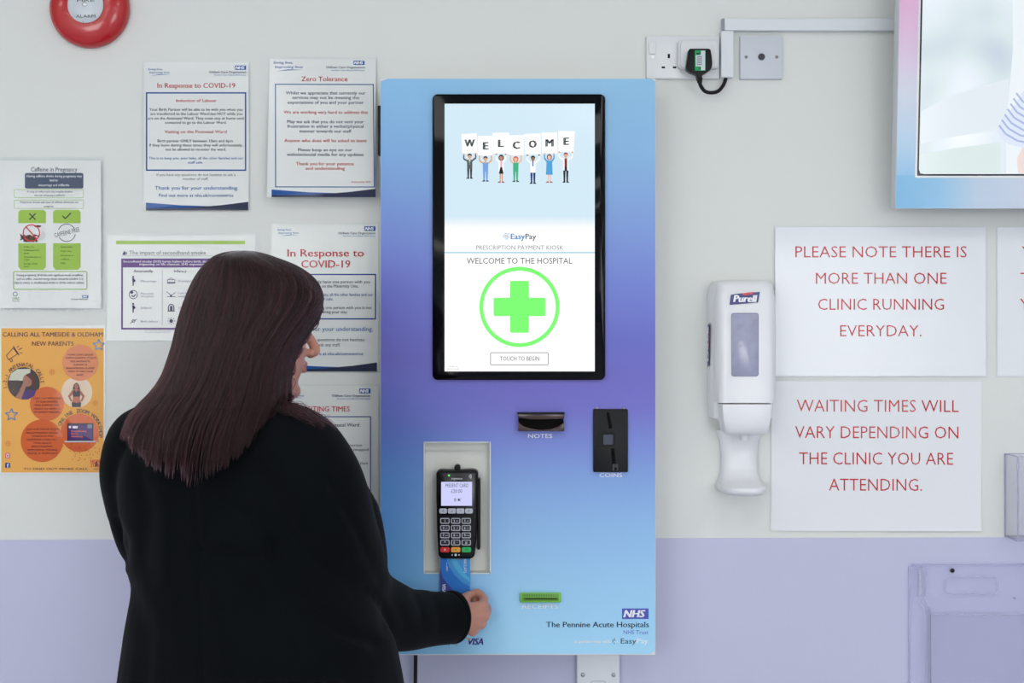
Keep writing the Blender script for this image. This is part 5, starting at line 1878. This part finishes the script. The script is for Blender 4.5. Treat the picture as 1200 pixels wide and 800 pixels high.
lipc = [H(.0905, r_ * .001 * k, h) for r_ in (-1, 1) for k in (0, 6, 12, 18) for h in (.0592, .0500)]
browc = [H(.085, s_ * (.012 + .0095 * k), .126 + .0015 * sin(k)) for s_ in (-1, 1) for k in range(5)]
eyec = [H(.086, s_ * .032, .1125) for s_ in (-1, 1)]
irisc = [H(.0875, s_ * .031, .1120) for s_ in (-1, 1)]
hc_ = H(.09, 0, .09)
mi = []
for f in bm_.f:
    c = bm_.v[f[0]]
    k = 0
    if (c - hc_).length < 0.09 and (c - HC).dot(HF) > 0.05:
        lf, lr, lh = (c - HC).dot(HF) / SC, (c - HC).dot(RT) / SC, (c - HC).dot(HU) / SC + .13
        if abs(lr) < .022 and .0455 + .012 * (abs(lr) / .022) ** 2 < lh < .0640 - .009 * (abs(lr) / .022) ** 2 and lf > .080:
            k = 1
        for s_ in (-1, 1):
            er, eh = lr - s_ * .031, lh - .1120
            if (er / .0125) ** 2 + ((eh + .001) / .0034) ** 2 < 1 and lf > .07:
                k = 4 if abs(er) < .0046 else (2 if eh > .0012 else 3)
            if abs(er) < .020 and abs(lh - (.1275 - .10 * er * s_ * (er * s_ > 0.005) - .002)) < .0026 and lf > .07:
                k = 2
    mi.append(k)
bm_.mi = mi
body_ = bm_.build('body', [SKINM, LIPM, BROWM, EYEW, IRIS], woman, smooth=True, angle=180)
# ring on the ring finger
rp = px((562.5, 731, .196), (566, 727, .164))
rm_ = rp[0].lerp(rp[1], .5)
rdir = (rp[1] - rp[0]).normalized()
u_ = rdir.cross(Vector((0, 0, 1))).normalized()
w_ = rdir.cross(u_)
M().tube([rm_ + (u_ * cos(t * pi / 12) + w_ * sin(t * pi / 12)) * .0096 for t in range(25)], .0011, n=8).build('finger_ring', mat('silver_ring', (220, 220, 225), 0.2, 0.5, metal=1), woman, smooth=True)

# ------------------------------------------------------------------ her hair
# hair falls through levels: centre px, half width px, photo row, centre depth, half depth
LEV = [(284, 3, 293.5, .50, .004), (284, 16, 295, .50, .030), (285, 33, 300, .50, .060), (295, 58, 315, .50, .086), (299, 74, 336, .50, .098), (295.5, 80, 362, .502, .104), (285, 78, 392, .505, .105), (274.5, 75, 419, .510, .106),
       (265, 78, 449, .520, .108), (254, 90, 475, .530, .112), (243, 96, 500, .540, .116), (235, 96, 530, .545, .118), (232, 96, 566, .550, .118), (232, 96, 610, .555, .118)]
NL = len(LEV)
LV = catmull([Vector(l) for l in LEV], 8)
TIPS = [(140, 506), (147, 510), (156, 530), (182, 545), (212, 561), (232, 561), (257, 548), (280, 530), (299, 503), (320, 492), (350, 486)]


def tip_row(x):
    if x <= TIPS[0][0]:
        return TIPS[0][1]
    for (xa, ya), (xb, yb) in zip(TIPS[:-1], TIPS[1:]):
        if x <= xb:
            return ya + (yb - ya) * (x - xa) / (xb - xa)
    return TIPS[-1][1]


def hair_point(lev, phi, k):
    """phi in degrees round the head: 0 photo right, 90 towards the camera, 180 photo left, 270 the wall side"""
    c, hw, row, cd, rd = LV[lev]
    a = radians(phi)
    return W(c + hw * k * cos(a), row, cd + rd * k * sin(a))


def sweep(phi, row):
    """below the brow the front locks are combed to the sides of the face"""
    t = min(1, max(0, (row - 312) / 92))
    t = t * t * (3 - 2 * t)
    p = phi % 360
    if p > 300:
        p -= 360                                  # front is about -30
    lo, hi = -30, -30
    if -30 <= p < 95:
        q = 16 + (p + 30) / 125 * 79
        return p + (q - p) * t
    if p < -30 or p > 250:
        if p > 250:
            p -= 360
        q = -76 - (-30 - p) / 80 * 34
        return p + (q - p) * t
    return phi


def outside(p, gap):
    """keep a hair point clear of the jacket"""
    loc, nor, idx, dist = JBVH.find_nearest(p)
    if loc is not None and (p - loc).dot(nor) < gap:
        return loc + nor * gap
    return p


strands, radii = [], []
NS = 15000
for i in range(NS):
    clump = i % 900
    rc = random.Random(clump * 13 + 5)
    base = rc.uniform(0, 360)
    tipj = rc.triangular(-26, 8, 0)
    drift = rc.uniform(-8, 8)
    kc = rc.uniform(0.955, 1.015)
    sp = random.gauss(0, 1.5)
    k0 = kc + random.gauss(0, .012)
    flick = rc.random()
    pts = []
    r_seed = random.uniform(0, 100)
    ph0 = base + sp * 2.2
    stop = None
    for li in range(2, len(LV), 5):
        row = LV[li][2]
        t = li / (len(LV) - 1)
        ph = sweep(ph0 + (base + drift * t - ph0) * min(1, 1.15 * t), row)
        kk = k0 + 0.016 * sin(row * .04 + clump) * t + 0.006 * noise.noise(Vector((r_seed, row * .02, 0)))
        p = hair_point(li, ph, kk)
        if stop is None:
            x_, y_ = proj(hair_point(76, ph, 1.0))
            stop = None
        xx, yy = proj(p)
        near = sin(radians(ph)) > -0.35
        end = tip_row(xx) + tipj + sp * 1.5 if near else 500 + tipj
        if yy > end and len(pts) > 3:
            prev = pts[-1]
            py_ = proj(prev)[1]
            f_ = (end - py_) / max(1e-3, yy - py_)
            if f_ > 0.1:
                pts.append(prev.lerp(p, min(1, f_)))
            break
        pts.append(p)
    # the front right locks turn outwards on the shoulder
    e_x, e_y = proj(pts[-1])
    if e_x > 305 and sin(radians(sweep(ph0, 480))) > 0.05 and flick < 0.06:
        for j in range(1, 6):
            u = j / 5
            s_ = S(-pts[-1].y)
            p = W(e_x + (36 + 420 * flick) * u * (.6 + .4 * u), e_y + (16 - 120 * flick) * u, -pts[-1].y + .004)
            pts.append(p)
    pts = [outside(p, 0.0035 + .008 * random.random() * (q > 6)) for q, p in enumerate(pts)]
    if len(pts) < 4:
        continue
    strands.append(pts)
# finer flyaways round the crown and outline
for i in range(36):
    ph = random.uniform(80, 250)
    li = random.randint(10, 34)
    p = hair_point(li, ph, 1.0)
    out = (p - HC).normalized()
    strands.append([p, p + out * .003 + Vector((0, 0, -.004)), p + out * .006 + Vector((random.uniform(-.006, .012), 0, -.010)), p + out * .007 + Vector((random.uniform(-.012, .016), 0, -.022))])

hc = bpy.data.hair_curves.new('hair_strands')
hc.add_curves([len(s_) for s_ in strands])
org = HC.copy()
flat = []
for s_ in strands:
    for p in s_:
        flat += list(p - org)
hc.attributes['position'].data.foreach_set('vector', flat)
ra = hc.attributes.new('radius', 'FLOAT', 'POINT')
rv = []
for n_, s_ in enumerate(strands):
    w0 = 0.00052 if n_ < len(strands) - 36 else 0.00012
    for j in range(len(s_)):
        t = j / (len(s_) - 1)
        rv.append(w0 * (1 - 0.75 * max(0, t - .6) / .4))
ra.data.foreach_set('value', rv)
HAIRM = bpy.data.materials.new('dark_auburn_hair')
HAIRM.use_nodes = True
nt = HAIRM.node_tree
nt.nodes.remove(nt.nodes['Principled BSDF'])
hb = nt.nodes.new('ShaderNodeBsdfHairPrincipled')
hb.parametrization = 'COLOR'
hb.inputs['Color'].default_value = lin((46, 27, 27)) + (1,)
hb.inputs['Roughness'].default_value = 0.36
hb.inputs['IOR'].default_value = 1.36
hb.inputs['Radial Roughness'].default_value = 0.4
hb.inputs['Coat'].default_value = 0.0
hi = nt.nodes.new('ShaderNodeHairInfo')
hr = nt.nodes.new('ShaderNodeValToRGB')
for el, (p_, c_) in zip(hr.color_ramp.elements, ((0.0, (10, 5, 6)), (1.0, (48, 22, 25)))):
    el.position, el.color = p_, lin(c_) + (1,)
nt.links.new(hi.outputs['Random'], hr.inputs[0])
nt.links.new(hr.outputs[0], hb.inputs['Color'])
nt.links.new(hb.outputs[0], nt.nodes['Material Output'].inputs['Surface'])
hc.materials.append(HAIRM)
# inner mass of hair under the strands
cap = M()
rings = []
for li in range(0, 8 * 9 + 5, 4):
    row = LV[li][2]
    ring = []
    for j in range(60):
        ph = sweep(j * 6, row)
        c, hw, row_, cd, rd = LV[li]
        ring.append(outside(hair_point(li, ph, 0.93), 0.002))
    rings.append(ring)
cap.loft(rings, cap=False)
cap.f.append(list(range(60)))
cap.mi.append(0)
CAPM = mat('hair_mass', (38, 24, 25), 0.5, 0.3, var=0.25, vscale=40)
hair = cap.build('hair', CAPM, woman, smooth=True, angle=180)
ho = bpy.data.objects.new('hair_strands', hc)
COL.objects.link(ho)
ho.parent = hair
ho.location = org - WL[hair.name]
